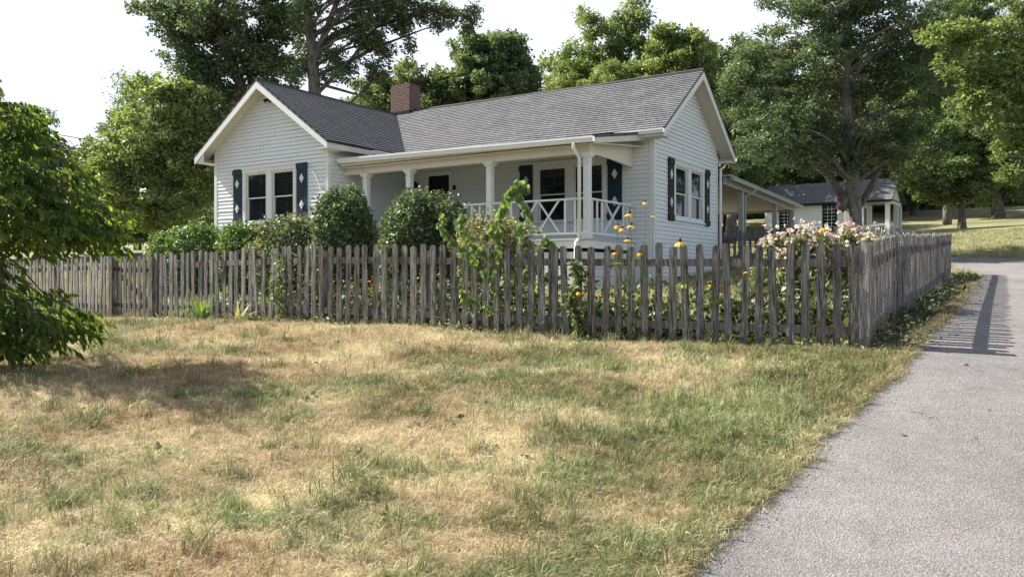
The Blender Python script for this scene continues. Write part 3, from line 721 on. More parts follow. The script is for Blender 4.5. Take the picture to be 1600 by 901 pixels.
# gutters
def gutter(mb, p, q, w=.12, h=.11, out=(0,-1)):
    p = np.array(p, float); q = np.array(q, float); o = np.array([out[0], out[1], 0.]); z = np.array([0,0,1.])
    prof = [(0,0),(0,-h),(w*.7,-h),(w*.85,-h*.45),(w,-h*.35),(w,0),(w-.012,0),(w-.012,-h*.3),(w*.66,-h+.012),(.012,-h+.012),(.012,0)]
    a = [p+o*x+z*y for x,y in prof]; b = [q+o*x+z*y for x,y in prof]; n = len(prof)
    mb.add(a+b, [(i,(i+1)%n,n+(i+1)%n,n+i) for i in range(n)]+[tuple(range(n))[::-1], tuple(range(n,2*n))])
mb = MB(); gutter(mb, (-.85,-EV-.002,ez-.03), (OV,-EV-.002,ez-.03)); part('gutter', mb, 'gutter')
PG = h_(3.08); PY = -2.86
mb = MB(); gutter(mb, (-7.98,PY,PG+.10), (-.20,PY,PG), w=.12, h=.13); part('gutter', mb, 'gutter')
mb = MB(); gutter(mb, (WX1+EV+.002,-1.9,ez2-.05), (WX1+EV+.002,-.45,ez2-.06), out=(1,0)); part('gutter', mb, 'gutter')
mb = MB(); gutter(mb, (WX0-.2,D+EV+.002,ez-.05), (OV,D+EV+.002,ez-.05), out=(0,1)); part('gutter', mb, 'gutter')
# porch roof
psl = (ez-.10-PG)/(-EV+.05-PY)
roofplane('porch_roof', Tslope(-8.0,PY+.02,PG+.03,(1,0),(0,1),psl), 7.80, (-PY-.32)/(1/math.hypot(1,psl)), thick=.04)
BM = h_(2.76)
mb = MB()
mb.box(-8.03,-.44,-2.62,-2.46,BM,BM+.2); mb.box(-8.0,-.215,PY+.02,PY+.05,PG-.11,PG-.03)   # front beam, fascia
mb.prism([(PY+.05,PG-.02),(-.02,PG+psl*(-.02-PY)-.03),(-.02,PG+psl*(-.02-PY)-.17),(PY+.05,PG-.15)], 'x', -.25,-.215)  # side rake of porch
part('porch_beam', mb, 'soffit')
mb = MB()
pp_ = [(-2.46,BM+.02),(-1.9,BM+.035),(-1.2,BM+.03),(-.6,BM+.0),(-.02,BM-.03),(-.02,PG+.30),(-2.46,PG-.06)]
mb.prism(pp_, 'x', -.62,-.56); part('porch_end_panel', mb, 'soffit')
mb = MB(); mb.prism([(PY+.06,PG-.13),(-.03,PG+.17),(-.03,PG+.15),(PY+.06,PG-.15)], 'x', -8.0,-.26); part('porch_ceiling', mb, 'soffit')
# deck
mb = MB(); mb.box(-8.03,-.48,-2.68,-.02,ED-.04,ED); part('porch_deck', mb, 'deckp')
mb = MB(); mb.box(-8.03,-.50,-2.64,-2.58,ED-.22,ED-.045); mb.box(-.56,-.50,-2.58,-.03,ED-.22,ED-.045); part('deck_skirt', mb, 'trim')
mb = MB()
for r in range(6):
    for k in range(20):
        x0 = -8.0+k*.4-(.2 if r % 2 else 0); x1 = min(x0+.39, -.53); x0 = max(x0, -8.0)
        if x1-x0 > .03: mb.box(x0,x1,-2.60,-2.42,-.35+r*.19,-.35+r*.19+.18)
    for k in range(7):
        y0 = -2.6+k*.4+(.2 if r % 2 else 0); y1 = min(y0+.39,-.03); y0 = max(y0,-2.4)
        if y1-y0 > .03: mb.box(-.70,-.53,y0,y1,-.35+r*.19,-.35+r*.19+.18)
mb.box(-7.9,-.6,-2.57,-.1,-.4,ED-.3); part('porch_foundation', mb, 'found')
# columns
def column(x, y=-2.54):
    mb = MB(); w = .072
    mb.box(x-w,x+w,y-w,y+w,ED,BM-.10); mb.box(x-w-.02,x+w+.02,y-w-.02,y+w+.02,ED+.001,ED+.14)
    for i, (g, z0, z1) in enumerate(((.02,.20,.18),(.025,.10,.065),(.05,.065,.03),(.065,.03,0))): mb.box(x-w-g,x+w+g,y-w-g,y+w+g,BM-z0,BM-z1-.0005)
    part('porch_column', mb, 'trim')
for x in (-.545,-3.21,-5.76,-7.28): column(x)
# railings
def rail_x(x0, x1, pat, y=-2.54):
    mb = MB(); zt = h_(1.77); zb = h_(.94)
    mb.box(x0,x1,y-.045,y+.045,zt-.04,zt); mb.box(x0,x1,y-.02,y+.02,zb,zb+.05)
    for kind, a, b in pat:
        if kind == 'v': mb.box(a-.02,a+.02,y-.018,y+.018,zb+.05,zt-.04)
        else:
            mb.beam((a,y-.012,zb+.05),(b,y-.012,zt-.04),.035,.045,(0,1,0)); mb.beam((a,y+.016,zt-.04),(b,y+.016,zb+.05),.035,.045,(0,1,0))
    part('porch_railing', mb, 'trim')
rail_x(-3.12,-.63,[('v',-2.86,0),('v',-2.6,0),('x',-2.42,-1.86),('x',-1.84,-1.28),('v',-1.12,0),('v',-.86,0)])
rail_x(-5.67,-3.3,[('v',-3.52,0),('v',-3.76,0),('x',-4.46,-3.92),('x',-5.0,-4.48),('v',-5.2,0),('v',-5.45,0)])
mb = MB(lambda p: (-.545+p[1], p[0], p[2])); zt = h_(1.77); zb = h_(.94)
mb.box(-2.45,-.03,-.045,.045,zt-.04,zt); mb.box(-2.45,-.03,-.02,.02,zb,zb+.05)
for a in (-2.3,-2.05,-1.8,-.62,-.38,-.12): mb.box(a-.02,a+.02,-.018,.018,zb+.05,zt-.04)
mb.beam((-1.68,-.012,zb+.05),(-.8,-.012,zt-.04),.045,.035); mb.beam((-1.68,.016,zt-.04),(-.8,.016,zb+.05),.045,.035)
part('porch_railing', mb, 'trim')
# porch steps
mb = MB()
for i in range(5): mb.box(-7.2,-5.85,-2.70-.28*(i+1),-2.70-.28*i,-.3,ED-.17*(i+1))
part('porch_steps', mb, 'found')
# downspouts
mb = MB(); x = -.70
mb.tube([(x,PY-.06,PG-.10),(x,PY-.06,PG-.22),(x+.01,PY+.04,PG-.33),(x+.02,-2.68,PG-.42),(x+.02,-2.68,ED+.02)], .042, 8)
mb.tube([(x+.02,-2.70,ED-.03),(x,-2.78,ED-.10),(x,-2.80,ED-.2),(x,-2.80,-.3)], .045, 8); part('downspout', mb, 'gutter', smooth=True)
mb = MB(); mb.tube([(.12,D+EV+.06,ez-.1),(.14,D+.3,ez-.3),(.10,D+.06,ez-.42),(.10,D+.06,-.2)], .04, 8); part('downspout', mb, 'gutter', smooth=True)

# windows
def window(name, T, a0, a1, z0, z1, label=None, blinds=True, closed=False):
    mb = MB(T); cw = .10; mid = (a0+a1)/2; mw = .10
    mb.box(a0,a0+cw,0,.035,z0+.04,z1-cw); mb.box(a1-cw,a1,0,.035,z0+.04,z1-cw); mb.box(mid-mw,mid+mw,0,.033,z0+.04,z1-cw)
    mb.box(a0-.02,a1+.02,0,.045,z1-cw,z1); mb.box(a0-.03,a1+.03,0,.075,z1,z1+.03)
    mb.box(a0-.03,a1+.03,-.02,.07,z0,z0+.04)
    for s0, s1 in ((a0+cw, mid-mw), (mid+mw, a1-cw)):   # jamb depth
        mb.box(s0-.002,s0+.03,-.10,.02,z0+.041,z1-cw-.001); mb.box(s1-.03,s1+.002,-.10,.02,z0+.041,z1-cw-.001); mb.box(s0+.03,s1-.03,-.10,.02,z1-cw-.04,z1-cw-.001)
    w = part(name, mb, 'trim', label=label)
    zm = (z0+.04+z1-cw-.04)/2
    for s0, s1 in ((a0+cw+.03, mid-mw-.03), (mid+mw+.03, a1-cw-.03)):
        for (b, y0, y1) in ((-.03, zm-.02, z1-cw-.04), (-.06, z0+.04, zm+.02)):
            m2 = MB(T); t = .035
            m2.box(s0,s0+t,b-.025,b,y0,y1); m2.box(s1-t,s1,b-.025,b,y0,y1); m2.box(s0+t,s1-t,b-.024,b-.001,y0,y0+t); m2.box(s0+t,s1-t,b-.024,b-.001,y1-t,y1)
            part('sash', m2, 'trim', w)
            m3 = MB(T); m3.quad((s0+t,b-.012,y0+t),(s1-t,b-.012,y0+t),(s1-t,b-.012,y1-t),(s0+t,b-.012,y1-t)); part('pane', m3, 'glass', w)
        m4 = MB(T); zz = z0+.1; nsl = 0
        while zz < z1-.18:
            if blinds and (closed or zz < zm+.25 or True):
                m4.hexa([(s0+.06,-.135,zz),(s1-.06,-.135,zz),(s1-.06,-.13,zz+.004),(s0+.06,-.13,zz+.004)], [(s0+.06,-.185,zz+.045),(s1-.06,-.185,zz+.045),(s1-.06,-.18,zz+.05),(s0+.06,-.18,zz+.05)])
            zz += .07
        m4.box(s0+.02,s0+.06,-.18,-.14,z0+.06,z1-.14); m4.box(s1-.06,s1-.02,-.18,-.14,z0+.06,z1-.14); m4.box((s0+s1)/2-.02,(s0+s1)/2+.02,-.18,-.139,z0+.06,z1-.14)
        part('shutter_blind', m4, 'blind', w)
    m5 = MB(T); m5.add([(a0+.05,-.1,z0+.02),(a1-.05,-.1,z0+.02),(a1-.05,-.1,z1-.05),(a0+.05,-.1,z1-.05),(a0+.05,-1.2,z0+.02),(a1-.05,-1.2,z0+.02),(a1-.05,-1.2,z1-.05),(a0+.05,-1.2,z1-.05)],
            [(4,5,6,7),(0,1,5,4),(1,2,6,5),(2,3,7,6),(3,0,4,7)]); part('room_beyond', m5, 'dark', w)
    return w
window('window', Tf(0), -3.48,-1.29, h_(1.42), h_(3.04))
window('window', Tf(WY), -11.53,-9.29, h_(1.50), h_(3.09))
window('window', Tg(0), 1.34,3.68, h_(1.45), h_(3.04))
def shutter(T, a0, a1, z0, z1, m='shutter'):
    mb = MB(T); n = 3; w = (a1-a0)/n
    for i in range(n): mb.box(a0+i*w+.003,a0+(i+1)*w-.003,.018,.042,z0,z1)
    for zz in (z0+.03, z1-.17): mb.box(a0-.012,a1+.012,.042,.064,zz,zz+.14)
    s = part('shutter', mb, m)
    for k in (.30, .74):
        zc = z0+(z1-z0)*k; ac = (a0+a1)/2; m2 = MB(T)
        q = [(ac-.085,.0435,zc),(ac,.0435,zc-.13),(ac+.085,.0435,zc),(ac,.0435,zc+.13)]; r = [(p[0],.056,p[2]) for p in q]; m2.hexa(q, r)
        q2 = [(ac-.03,.0565,zc),(ac,.0565,zc-.05),(ac+.03,.0565,zc),(ac,.0565,zc+.05)]; m2.hexa(q2, [(p[0],.07,p[2]) for p in q2])
        part('diamond', m2, 'trim', s)
shutter(Tf(0), -3.93,-3.52, h_(1.42), h_(3.02)); shutter(Tf(0), -1.25,-.85, h_(1.42), h_(3.02))
shutter(Tf(WY), -11.95,-11.57, h_(1.46), h_(3.12)); shutter(Tf(WY), -9.25,-8.84, h_(1.46), h_(3.12))
shutter(Tg(0), .90,1.29, h_(1.42), h_(3.07), 'shutterb'); shutter(Tg(0), 3.73,4.12, h_(1.42), h_(3.07), 'shutterb')
# door
mb = MB(Tf(0)); a0, a1 = -7.15,-6.37; zd = ED+2.08
mb.box(a0-.1,a0,0,.04,ED,zd+.02); mb.box(a1,a1+.1,0,.04,ED,zd+.02); mb.box(a0-.12,a1+.12,0,.045,zd+.02,zd+.14); part('door_frame', mb, 'trim')
mb = MB(Tf(0)); mb.box(a0,a1,-.06,-.02,ED,zd+.02); mb.box(a0+.02,a0+.10,-.02,0.0,ED,zd); mb.box(a1-.10,a1-.02,-.02,0.0,ED,zd); mb.box(a0+.1,a1-.1,-.02,-.001,zd-.1,zd); mb.box(a0+.1,a1-.1,-.02,-.001,ED+.85,ED+.95); dr_ = part('door', mb, 'door')
mb = MB(Tf(0)); mb.tube([(a1-.06,.0,ED+1.0),(a1-.06,.05,ED+1.0),(a1-.16,.06,ED+1.0)], .012, 6); part('handle', mb, 'black', dr_)
# lantern left of the door
def lantern(a, z):
    mb = MB(Tf(0)); mb.box(a-.05,a+.05,.0,.03,z-.10,z+.10); mb.tube([(a,.02,z+.05),(a,.10,z+.15),(a,.14,z+.11)], .01, 6)
    mb.box(a-.07,a+.07,.07,.21,z+.09,z+.11); mb.box(a-.04,a+.04,.10,.18,z+.11,z+.14)
    for da in (-.055,.055):
        for db in (.085,.195): mb.box(a+da-.008,a+da+.008,db-.008,db+.008,z-.16,z+.09)
    mb.box(a-.06,a+.06,.08,.20,z-.18,z-.16); l = part('wall_lantern', mb, 'black')
    m2 = MB(Tf(0)); m2.box(a-.045,a+.045,.095,.185,z-.15,z+.08); part('lantern_glass', m2, 'glass', l)
lantern(-7.62, ED+1.82)
mb = MB(Tf(0)); mb.box(-6.22,-6.14,0,.05,ED+1.65,ED+1.78); part('mailbox', mb, 'black')
# gable floodlights and flag bracket
def flood(T, a, z):
    mb = MB(T); mb.box(a-.05,a+.05,.016,.05,z-.05,z+.05)
    for s in (-1, 1): mb.tube([(a,.04,z),(a+s*.07,.10,z+.01),(a+s*.12,.17,z-.05)], [.015,.035,.06], 8)
    part('floodlight', mb, 'black')
flood(Tf(WY), mid+.12, WRID-.52); flood(Tg(0), D/2-.1, RIDGE-.50)
mb = MB(Tf(WY)); mb.tube([(-8.76,.05,h_(3.05)),(-8.45,.10,h_(2.7)),(-8.25,.14,h_(2.42))], .012, 6); mb.box(-8.28,-8.22,.016,.14,h_(2.36),h_(2.43)); part('flag_bracket', mb, 'trim')
# chimney
def boxuv(name, x0,x1,y0,y1,z0,z1, m, parent):
    mb = MB(); mb.box(x0,x1,y0,y1,z0,z1); o = mb.build(name, M[m], parent); me = o.data; u = me.uv_layers.new(name='UVMap')
    for p in me.polygons:
        for li in p.loop_indices:
            c = me.vertices[me.loops[li].vertex_index].co; n = p.normal
            u.data[li].uv = (c.y, c.z) if abs(n.x) > .5 else ((c.x, c.z) if abs(n.y) > .5 else (c.x, c.y))
    return o
ch = boxuv('chimney', -10.65,-9.82,2.28,2.88,4.9,h_(6.50),'brick',house)
boxuv('chimney_cap', -10.62,-9.85,2.31,2.85,h_(6.50),h_(6.57),'brick',ch)
mb = MB(); mb.box(-10.70,-9.77,2.24,2.92,RIDGE-.25,RIDGE-.0); part('flashing', mb, 'black', ch)
# rear side porch (open shelter behind the gable wall)
RH = h_(2.78)
mb = MB()
for i in range(9):
    y0 = D+.45+i*.95
mb.prism([(D+.25,RH+.26),(D+9.2,RH+.02),(D+9.2,RH-.02),(D+.25,RH+.22)], 'x', -4.2,.34); part('rear_porch_roof', mb, 'shade')
mb = MB(); mb.prism([(D+.3,RH+.2),(D+9.1,RH-.04),(D+9.1,RH-.26),(D+.3,RH-.02)], 'x', .10,.16)
mb.prism([(D+.3,RH+.2),(D+9.1,RH-.04),(D+9.1,RH-.26),(D+.3,RH-.02)], 'x', -4.1,-4.04)
mb.box(-4.1,.16,D+9.1,D+9.16,RH-.26,RH-.03); part('rear_porch_beam', mb, 'shade')
mb = MB(); mb.prism([(D+.3,RH+.05),(D+9.1,RH-.16),(D+9.1,RH-.18),(D+.3,RH+.03)], 'x', -4.04,.10); part('rear_porch_ceiling', mb, 'shade2')
mb = MB(); gutter(mb, (.34,D+.25,RH+.2), (.34,D+9.2,RH-.03), out=(1,0)); part('gutter', mb, 'shade')
for y in (D+2.25, D+6.4, D+9.0):
    for x in (.06, -3.98):
        mb = MB(); mb.box(x-.075,x+.075,y-.075,y+.075,-.6,RH+.2-(y-D)*.027-.1); part('rear_porch_post', mb, 'shade')
mb = MB(); mb.tube([(.42,D+2.6,RH+.05),(.42,D+2.55,RH-.05),(.15,D+2.42,RH-.22),(.13,D+2.40,-.4)], .035, 8); part('downspout', mb, 'shade', smooth=True)
# brick-lattice screen low at the rear porch
mb = MB()
for k in range(26): mb.box(-3.9+k*.15,-3.9+k*.15+.09,D+9.2,D+9.22,-.2,1.1)
mb.box(-3.9,.05,D+9.22,D+9.25,.75,.84); mb.box(-3.9,.05,D+9.22,D+9.25,0,.09); part('rear_porch_screen', mb, 'wood')

# ---------------------------------------------------------------- fences
def picket_mesh(h, w, t, seed):
    r = np.random.default_rng(seed); hw = w/2; prof = [(-hw,0),(hw,0)]
    top = h-hw*.9
    tw = r.normal(0, .004)
    for a in np.linspace(0, math.pi, 7): prof.append((hw*math.cos(a)+tw, top+hw*.9*math.sin(a)))
    mb = MB(); n = len(prof)
    vs = [(p[0],-t/2,p[1]) for p in prof]+[(p[0],t/2,p[1]) for p in prof]
    mb.add(vs, [tuple(range(n)), tuple(range(n,2*n))[::-1]]+[(i,n+i,n+(i+1)%n,(i+1)%n) for i in range(n)])
    me = bpy.data.meshes.new('picket'); me.from_pydata(mb.v, [], mb.f); me.materials.append(M['wood']); return me
PM = [picket_mesh(1.168*q, .088*ww, .019, i) for i, (q, ww) in enumerate(((1,1),(1.008,.97),(.993,1.03),(1.0,.96),(1.012,1.0),(.985,1.02)))]
def fence(name, label, pts, sp=.162, gap_end=False, hs=1.0, side=1, corner0=False, corner1=False, skip=None):
    """pickets on the outer face; rails and posts behind (side=+1: left of travel direction)"""
    pts = [np.array(p, float) for p in pts]; b = pts[0]; base = np.array([b[0], b[1], tz(*b)]); root = empty(name, base); tag(root, label, 'fence', None)
    t = 0; carry = sp*.6; npk = 0
    def lp(q, dz=0): return (q[0]-base[0], q[1]-base[1], tz(q[0], q[1])-base[2]+dz)
    for i in range(len(pts)-1):
        a, c = pts[i], pts[i+1]; L = np.linalg.norm(c-a); d = (c-a)/L; nrm = np.array([-d[1], d[0]])*side; ang = math.atan2(d[1], d[0])
        s = carry
        while s < L:
            q = a+d*s
            if not (skip and skip(q)):
                o = bpy.data.objects.new('picket', PM[random.randrange(6)]); COL.objects.link(o); o.parent = root
                o.location = lp(q, random.gauss(-.03, .009)); o.rotation_euler = (random.gauss(0,.014), random.gauss(0,.015), ang+(math.pi if side < 0 else 0)+random.gauss(0,.02)); o.scale = (random.uniform(.93,1.05),1,hs)
            s += sp*random.uniform(.97, 1.03)
        carry = s-L
        k = max(1, int(round(L/2.4)))
        for zc in (.20, .925):
            zc *= hs; mb = MB(); m = max(2, int(L/1.0))
            for j in range(m):
                p0 = a+d*(L*j/m+.002)+nrm*.03; p1 = a+d*(L*(j+1)/m-.002)+nrm*.03
                mb.beam(lp(p0, zc), lp(p1, zc), .038, .088)
            mb.build('rail', M['wood'], root)
        for j in range(k+1):
            if j == 0 and (corner0 or i > 0): continue
            if j == k and i == len(pts)-2 and corner1: continue
            q = a+d*L*j/k+nrm*.095; mb = MB(); x, y, z = lp(q); mb.box(-.045,.045,-.045,.045,-.3,1.06*hs)
            o = mb.build('post', M['wood'], root); o.location = (x, y, z); o.rotation_euler = (0,0,ang)
    return root, base
fr, fb = fence('picket_fence', 'long weathered grey picket fence before the garden, from gate to driveway corner', FP, side=-1, corner0=True)
mb = MB(); mb.box(-.05,.05,-.05,.05,-.3,1.155); o = mb.build('corner_post', M['wood'], fr); o.location = (.02,.02,0); o.rotation_euler = (0,0,math.atan2(U[1],U[0]))
fence('picket_fence', 'shaded picket fence running uphill beside the driveway', [F0+V*.09+np.array([.05,.0]), FR], side=1, sp=.165)
BF = [FR+U*.05, FR+U*4.2, FR+U*8.5]
fence('picket_fence', 'far picket fence behind the rose bush, sunlit tips in front of the outbuilding', BF, side=1, sp=.165)
fence('picket_fence', 'bluish picket fence left of the gate, behind the drooping tree', FL, side=-1, sp=.155)
# gate
g0, g1 = FP[-1]+np.array([-.03,.02]), FL[0]+np.array([.05,-.03]); gd = (g1-g0)/np.linalg.norm(g1-g0); gL = np.linalg.norm(g1-g0)
gb_ = np.array([g0[0], g0[1], tz(*g0)]); gate = empty('garden_gate', gb_, math.atan2(gd[1], gd[0])); tag(gate, 'closed picket gate with black hinges between two fence posts', 'gate')
ngp = 8
for k in range(ngp):
    o = bpy.data.objects.new('picket', PM[k % 6]); COL.objects.link(o); o.parent = gate; o.location = (.09+(gL-.18)*k/(ngp-1),0,.02); o.scale = (1.0,1,.94)
for zc in (.22,.86):
    mb = MB(); mb.box(.05,gL-.05,-.05,-.012,zc-.045,zc+.045); mb.build('rail', M['wood'], gate)
mb = MB(); mb.beam((.1,-.031,.265),(gL-.1,-.031,.81),.036,.08); mb.build('brace', M['wood'], gate)
for zc in (.24,.88):
    mb = MB(); mb.box(gL-.24,gL+.02,.012,.02,zc-.03,zc+.03); mb.box(gL-.02,gL+.05,.012,.026,zc-.06,zc+.06); mb.build('hinge', M['black'], gate)
mb = MB(); mb.box(-.01,.12,.012,.03,.84,.90); mb.tube([(.1,.03,.87),(.1,.06,.87),(.06,.07,.86)], .01, 6); mb.build('latch', M['black'], gate)
for q in (0, gL):
    mb = MB(); mb.box(q-.045,q+.045,-.045,.045,-.3,1.1); mb.build('gate_post', M['wood'], gate)

# ---------------------------------------------------------------- outbuilding
U2 = np.array([-.797,.604]); V2 = np.array([.604,.797]); CZ = 50.
cc = np.array([.4704*CZ, CZ]); ob = empty('garden_cottage', (cc[0], cc[1], EYE+2.2), math.atan2(-U2[1], -U2[0]))
tag(ob, 'small white outbuilding with grey roof and dark trimmed windows behind the big tree', 'house')
OL, OD_, OE, ORZ = 7.9, 3.6, 2.65, 4.05
def opart(name, mb, m, parent=ob, smooth=False): return mb.build(name, M[m], parent, smooth)
mb = MB(); mb.box(-OL,-1.75,.25,OD_-.1,-.8,OE)
for k in range(38):
    x = -OL+.1+k*.162
    if x < -1.8 and not (-6.9 < x < -5.95 or -4.05 < x < -3.1): mb.box(x,x+.035,.232,.2499,.1,OE)
mb.prism([(.25,OE),(OD_-.1,OE),(OD_/2,ORZ-.08)], 'x', -OL,-OL+.1); opart('wall', mb, 'cwhite')
mb = MB(); mb.prism([(.1,OE),(OD_-.1,OE),(OD_/2,ORZ-.12)], 'x', -.12,-.02)
for k in range(20): mb.box(-.02,-.005,.35+k*.155,.375+k*.155,OE,OE+.04+min(k,19-k)*.1)
opart('gable', mb, 'cwhite')
osl = (ORZ-OE)/(OD_/2); 
for sy, oy in ((1,-.15),(-1,OD_+.15)):
    roofplane('roof', Tslope(-OL-.25,oy,OE-.15*osl,(1,0),(0,sy),osl), OL+.5, (OD_/2+.15)*math.hypot(1,osl), 'croof', ob, e=.14)
mb = MB(); mb.box(-OL-.25,.25,-.17,-.152,OE-.27,OE-.13); mb.box(.222,.25,-.15,OD_+.15,OE-.18,OE-.165)
for s in (-1,1): mb.prism([(OD_/2,ORZ-.06),(OD_/2+s*1.95,OE-.175),(OD_/2+s*1.95,OE-.27),(OD_/2,ORZ-.16)], 'x', .225,.252)
opart('fascia', mb, 'black')
mb = MB(); mb.box(-1.75,.05,.02,OD_-.02,OE-.16,OE-.12); opart('porch_ceiling', mb, 'soffit')
mb = MB(); mb.box(-1.75,.1,.0,OD_,-.8,.1); opart('porch_deck', mb, 'cwhite')
mb = MB(); mb.box(-1.75,0.02,.02,.16,OE-.3,OE-.16); mb.box(-.12,0.02,.16,OD_,OE-.3,OE-.16); opart('porch_beam', mb, 'cwhite')
for x, y in ((-.06,.10),(-.06,OD_/2+.6),(-.06,OD_-.15),(-1.6,.12)):
    mb = MB(); mb.box(x-.13,x+.13,y-.09,y+.09,.1,OE-.3); opart('porch_post', mb, 'cwhite')
for (a, b, ax_) in ((-1.5,-.2,'x'),(.25,OD_-.3,'y')):
    mb = MB(None if ax_ == 'x' else (lambda p: (-.06-p[1]+.1, p[0], p[2])))
    mb.box(a,b,.06,.13,.92,.98); mb.box(a,b,.07,.12,.2,.25)
    k = a+.05
    while k < b: mb.box(k,k+.05,.08,.115,.25,.92); k += .17
    opart('porch_railing', mb, 'cwhite')
def owin(x0, x1, z0, z1):
    T = lambda p: (p[0], .245-p[1], p[2]); mb = MB(T)
    mb.box(x0-.08,x0,0,.05,z0-.08,z1+.08); mb.box(x1,x1+.08,0,.05,z0-.08,z1+.08); mb.box(x0,x1,0,.05,z1,z1+.08); mb.box(x0,x1,0,.05,z0-.08,z0); mb.box(x0,x1,0,.052,(z0+z1)/2+.14,(z0+z1)/2+.20)
    w = opart('window', mb, 'black')
    m2 = MB(T); m2.box(x0+.003,x1-.003,.008,.02,z0+.003,z1-.003); o2 = opart('pane', m2, 'glass', w); 
    m3 = MB(T)
    for k in (1,2): m3.box(x0+(x1-x0)*k/3-.012,x0+(x1-x0)*k/3+.012,.021,.036,z0,z1)
    for k in range(1,7): m3.box(x0,x1,.0205,.034,z0+(z1-z0)*k/7-.011,z0+(z1-z0)*k/7+.011)
    opart('muntins', m3, 'cwhite', w)
owin(-6.82,-6.08,.75,2.35); owin(-3.98,-3.22,.75,2.35)
mb = MB(); mb.box(-1.74,-1.70,.9,1.75,.1,2.15); opart('door', mb, 'door')

# ---------------------------------------------------------------- parked car (roof and glass seen over the roses)
def car():
    c = P(1237, 350, 28.6); c[0] += 1.0; z = tz(c[0], c[1]); root = empty('parked_car', (c[0], c[1]+1.2, z), math.radians(62)); tag(root, 'white car parked beyond the garden, only its roof shows above the roses', 'car')
    wp = paint('white_car_paint', (.75,.76,.77), .2, .05); wp.node_tree.nodes['Principled BSDF'].inputs['Coat Weight'].default_value = .6
    H = max(1.25, c[2]-z)
    prof = [(-2.1,.35),(-2.15,.6),(-2.0,.85),(-1.2,.92),(-.55,H-.04),(.2,H),(.9,H-.06),(1.7,.98),(2.1,.92),(2.15,.5),(2.1,.3)]
    me = MB(); n = len(prof)
    secs = []
    for y, k, top in ((-.86,.98,.86),(-.80,1,1),(-.4,1,1),(0,1,1.01),(.4,1,1),(.80,1,1),(.86,.98,.86)):
        secs.append([(p[0]*k, y*(1-.16*max(0,(p[1]-.9)/(H-.9))), p[1] if p[1] < 1.0 else .95+(p[1]-.95)*(top if top <= 1 else 1)) for p in prof])
    vs = [p for s in secs for p in s]; fs = []
    for i in range(len(secs)-1):
        for j in range(n): fs.append((i*n+j, i*n+(j+1)%n, (i+1)*n+(j+1)%n, (i+1)*n+j))
    fs += [tuple(range(n)), tuple(range((len(secs)-1)*n, len(secs)*n))]
    me.add(vs, fs); me.build('body', wp, root, True)
    g = MB()
    for s in (-1, 1):
        y1, y2 = s*.885, s*.76; g.quad((-1.0,y1,.95),(1.35,y1,.98),(.75,y2,H-.09),(-.5,y2,H-.09))
    g.quad((-1.25,-.66,.95),(-1.25,.66,.95),(-.66,.60,H-.11),(-.66,-.60,H-.11)); g.quad((1.62,-.66,1.02),(1.62,.66,1.02),(.99,.60,H-.10),(.99,-.60,H-.10))
    g.build('glass', M['door'], root)
    for x in (-1.3, 1.3):
        for y in (-.8, .8):
            w = MB(); w.tube([(x,y-.09,.31),(x,y+.09,.31)], .31, 18); wo = w.build('wheel', M['black'], root)
            r_ = MB(); s = 1 if y > 0 else -1; r_.tube([(x,y+s*.085,.31),(x,y+s*.1,.31)], .19, 12); r_.build('rim', M['blind'], wo)
car()
# ---------------------------------------------------------------- bushes and garden plants
def bush(name, label, px, pytop, wpx, Z, leafm, n=16000, leaf=(.056,.034), group=None, cat='shrub', hz=1.0, lump=.20, ybot=None, box=2.8, extra=None):
    x = (px-800)/F*Z; z0 = tz(x, Z)-.05; top = (HZ-pytop)/F*Z+EYE; rx = wpx/2/F*Z; root = empty(name, (x, Z, z0)); tag(root, label, cat, group)
    h = top-z0; cz = h*.5; rz = h*.5
    d = RNG.normal(size=(n, 3)); d /= np.linalg.norm(d, axis=1)[:,None]
    # superellipsoid for fuller sides
    pw = box; nr = (np.abs(d)**pw).sum(1)**(1/pw); d = d/nr[:,None]
    ph = np.arctan2(d[:,1], d[:,0]); lum = 1+lump*(vnoise(ph*2.2+px, d[:,2]*3.2+px*.37)-.5)*2+lump*.6*(vnoise(ph*6+px, d[:,2]*8)-.5)*2
    rad = 1-np.abs(RNG.normal(0, .10, n)); ins = RNG.random(n) < .25; rad[ins] = RNG.uniform(.45, .9, ins.sum())
    pos = d*np.array([rx, rx*hz, rz])*(lum*rad)[:,None]; pos[:,2] += cz; pos = pos[pos[:,2] > .02]
    fol = leaves(pos, *leaf, up=.2)
    # stray shoots
    k = 60; a = RNG.normal(size=(k,3)); a[:,2] = np.abs(a[:,2])*1.1; a /= np.linalg.norm(a, axis=1)[:,None]; st = a*np.array([rx,rx*hz,rz])*.95+[0,0,cz]
    q = np.concatenate([st+a*s for s in np.linspace(.01,.17,8)]); sh = leaves(q+RNG.normal(0,.008,q.shape), *leaf)
    np_mesh('foliage', np.concatenate([fol, sh]), [M[leafm], M[extra or leafm]], root, np.r_[RNG.random(len(pos)), RNG.uniform(.6,1,len(q))], mi=np.r_[np.zeros(len(pos)), np.ones(len(q))])
    mb = MB()
    for _ in range(7):
        t = ellips(1, (0,0,cz*1.1), (rx*.6,rx*hz*.6,rz*.5))[0]; limb(mb, (RNG.normal(0,.06),RNG.normal(0,.06),0), t, .022, .006, 0, 4, 5)
    mb.build('stems', M['twig'], root); return root
HG = 'clipped hedge shrubs below the wing window'
bush('hedge_shrub','low rounded hedge shrub at the far left end of the hedge',262,366,62,18.5,'leaf_box',9000,group=HG,hz=1.0,lump=.12,box=3.2)
bush('hedge_shrub','clipped bright green hedge shrub left of the wing shutter',312,353,88,18.2,'leaf_box',15000,group=HG,lump=.12,box=3.2)
bush('hedge_shrub','glossy green hedge shrub under the wing window',386,350,86,17.6,'leaf_box',15000,group=HG,lump=.12,box=3.2)
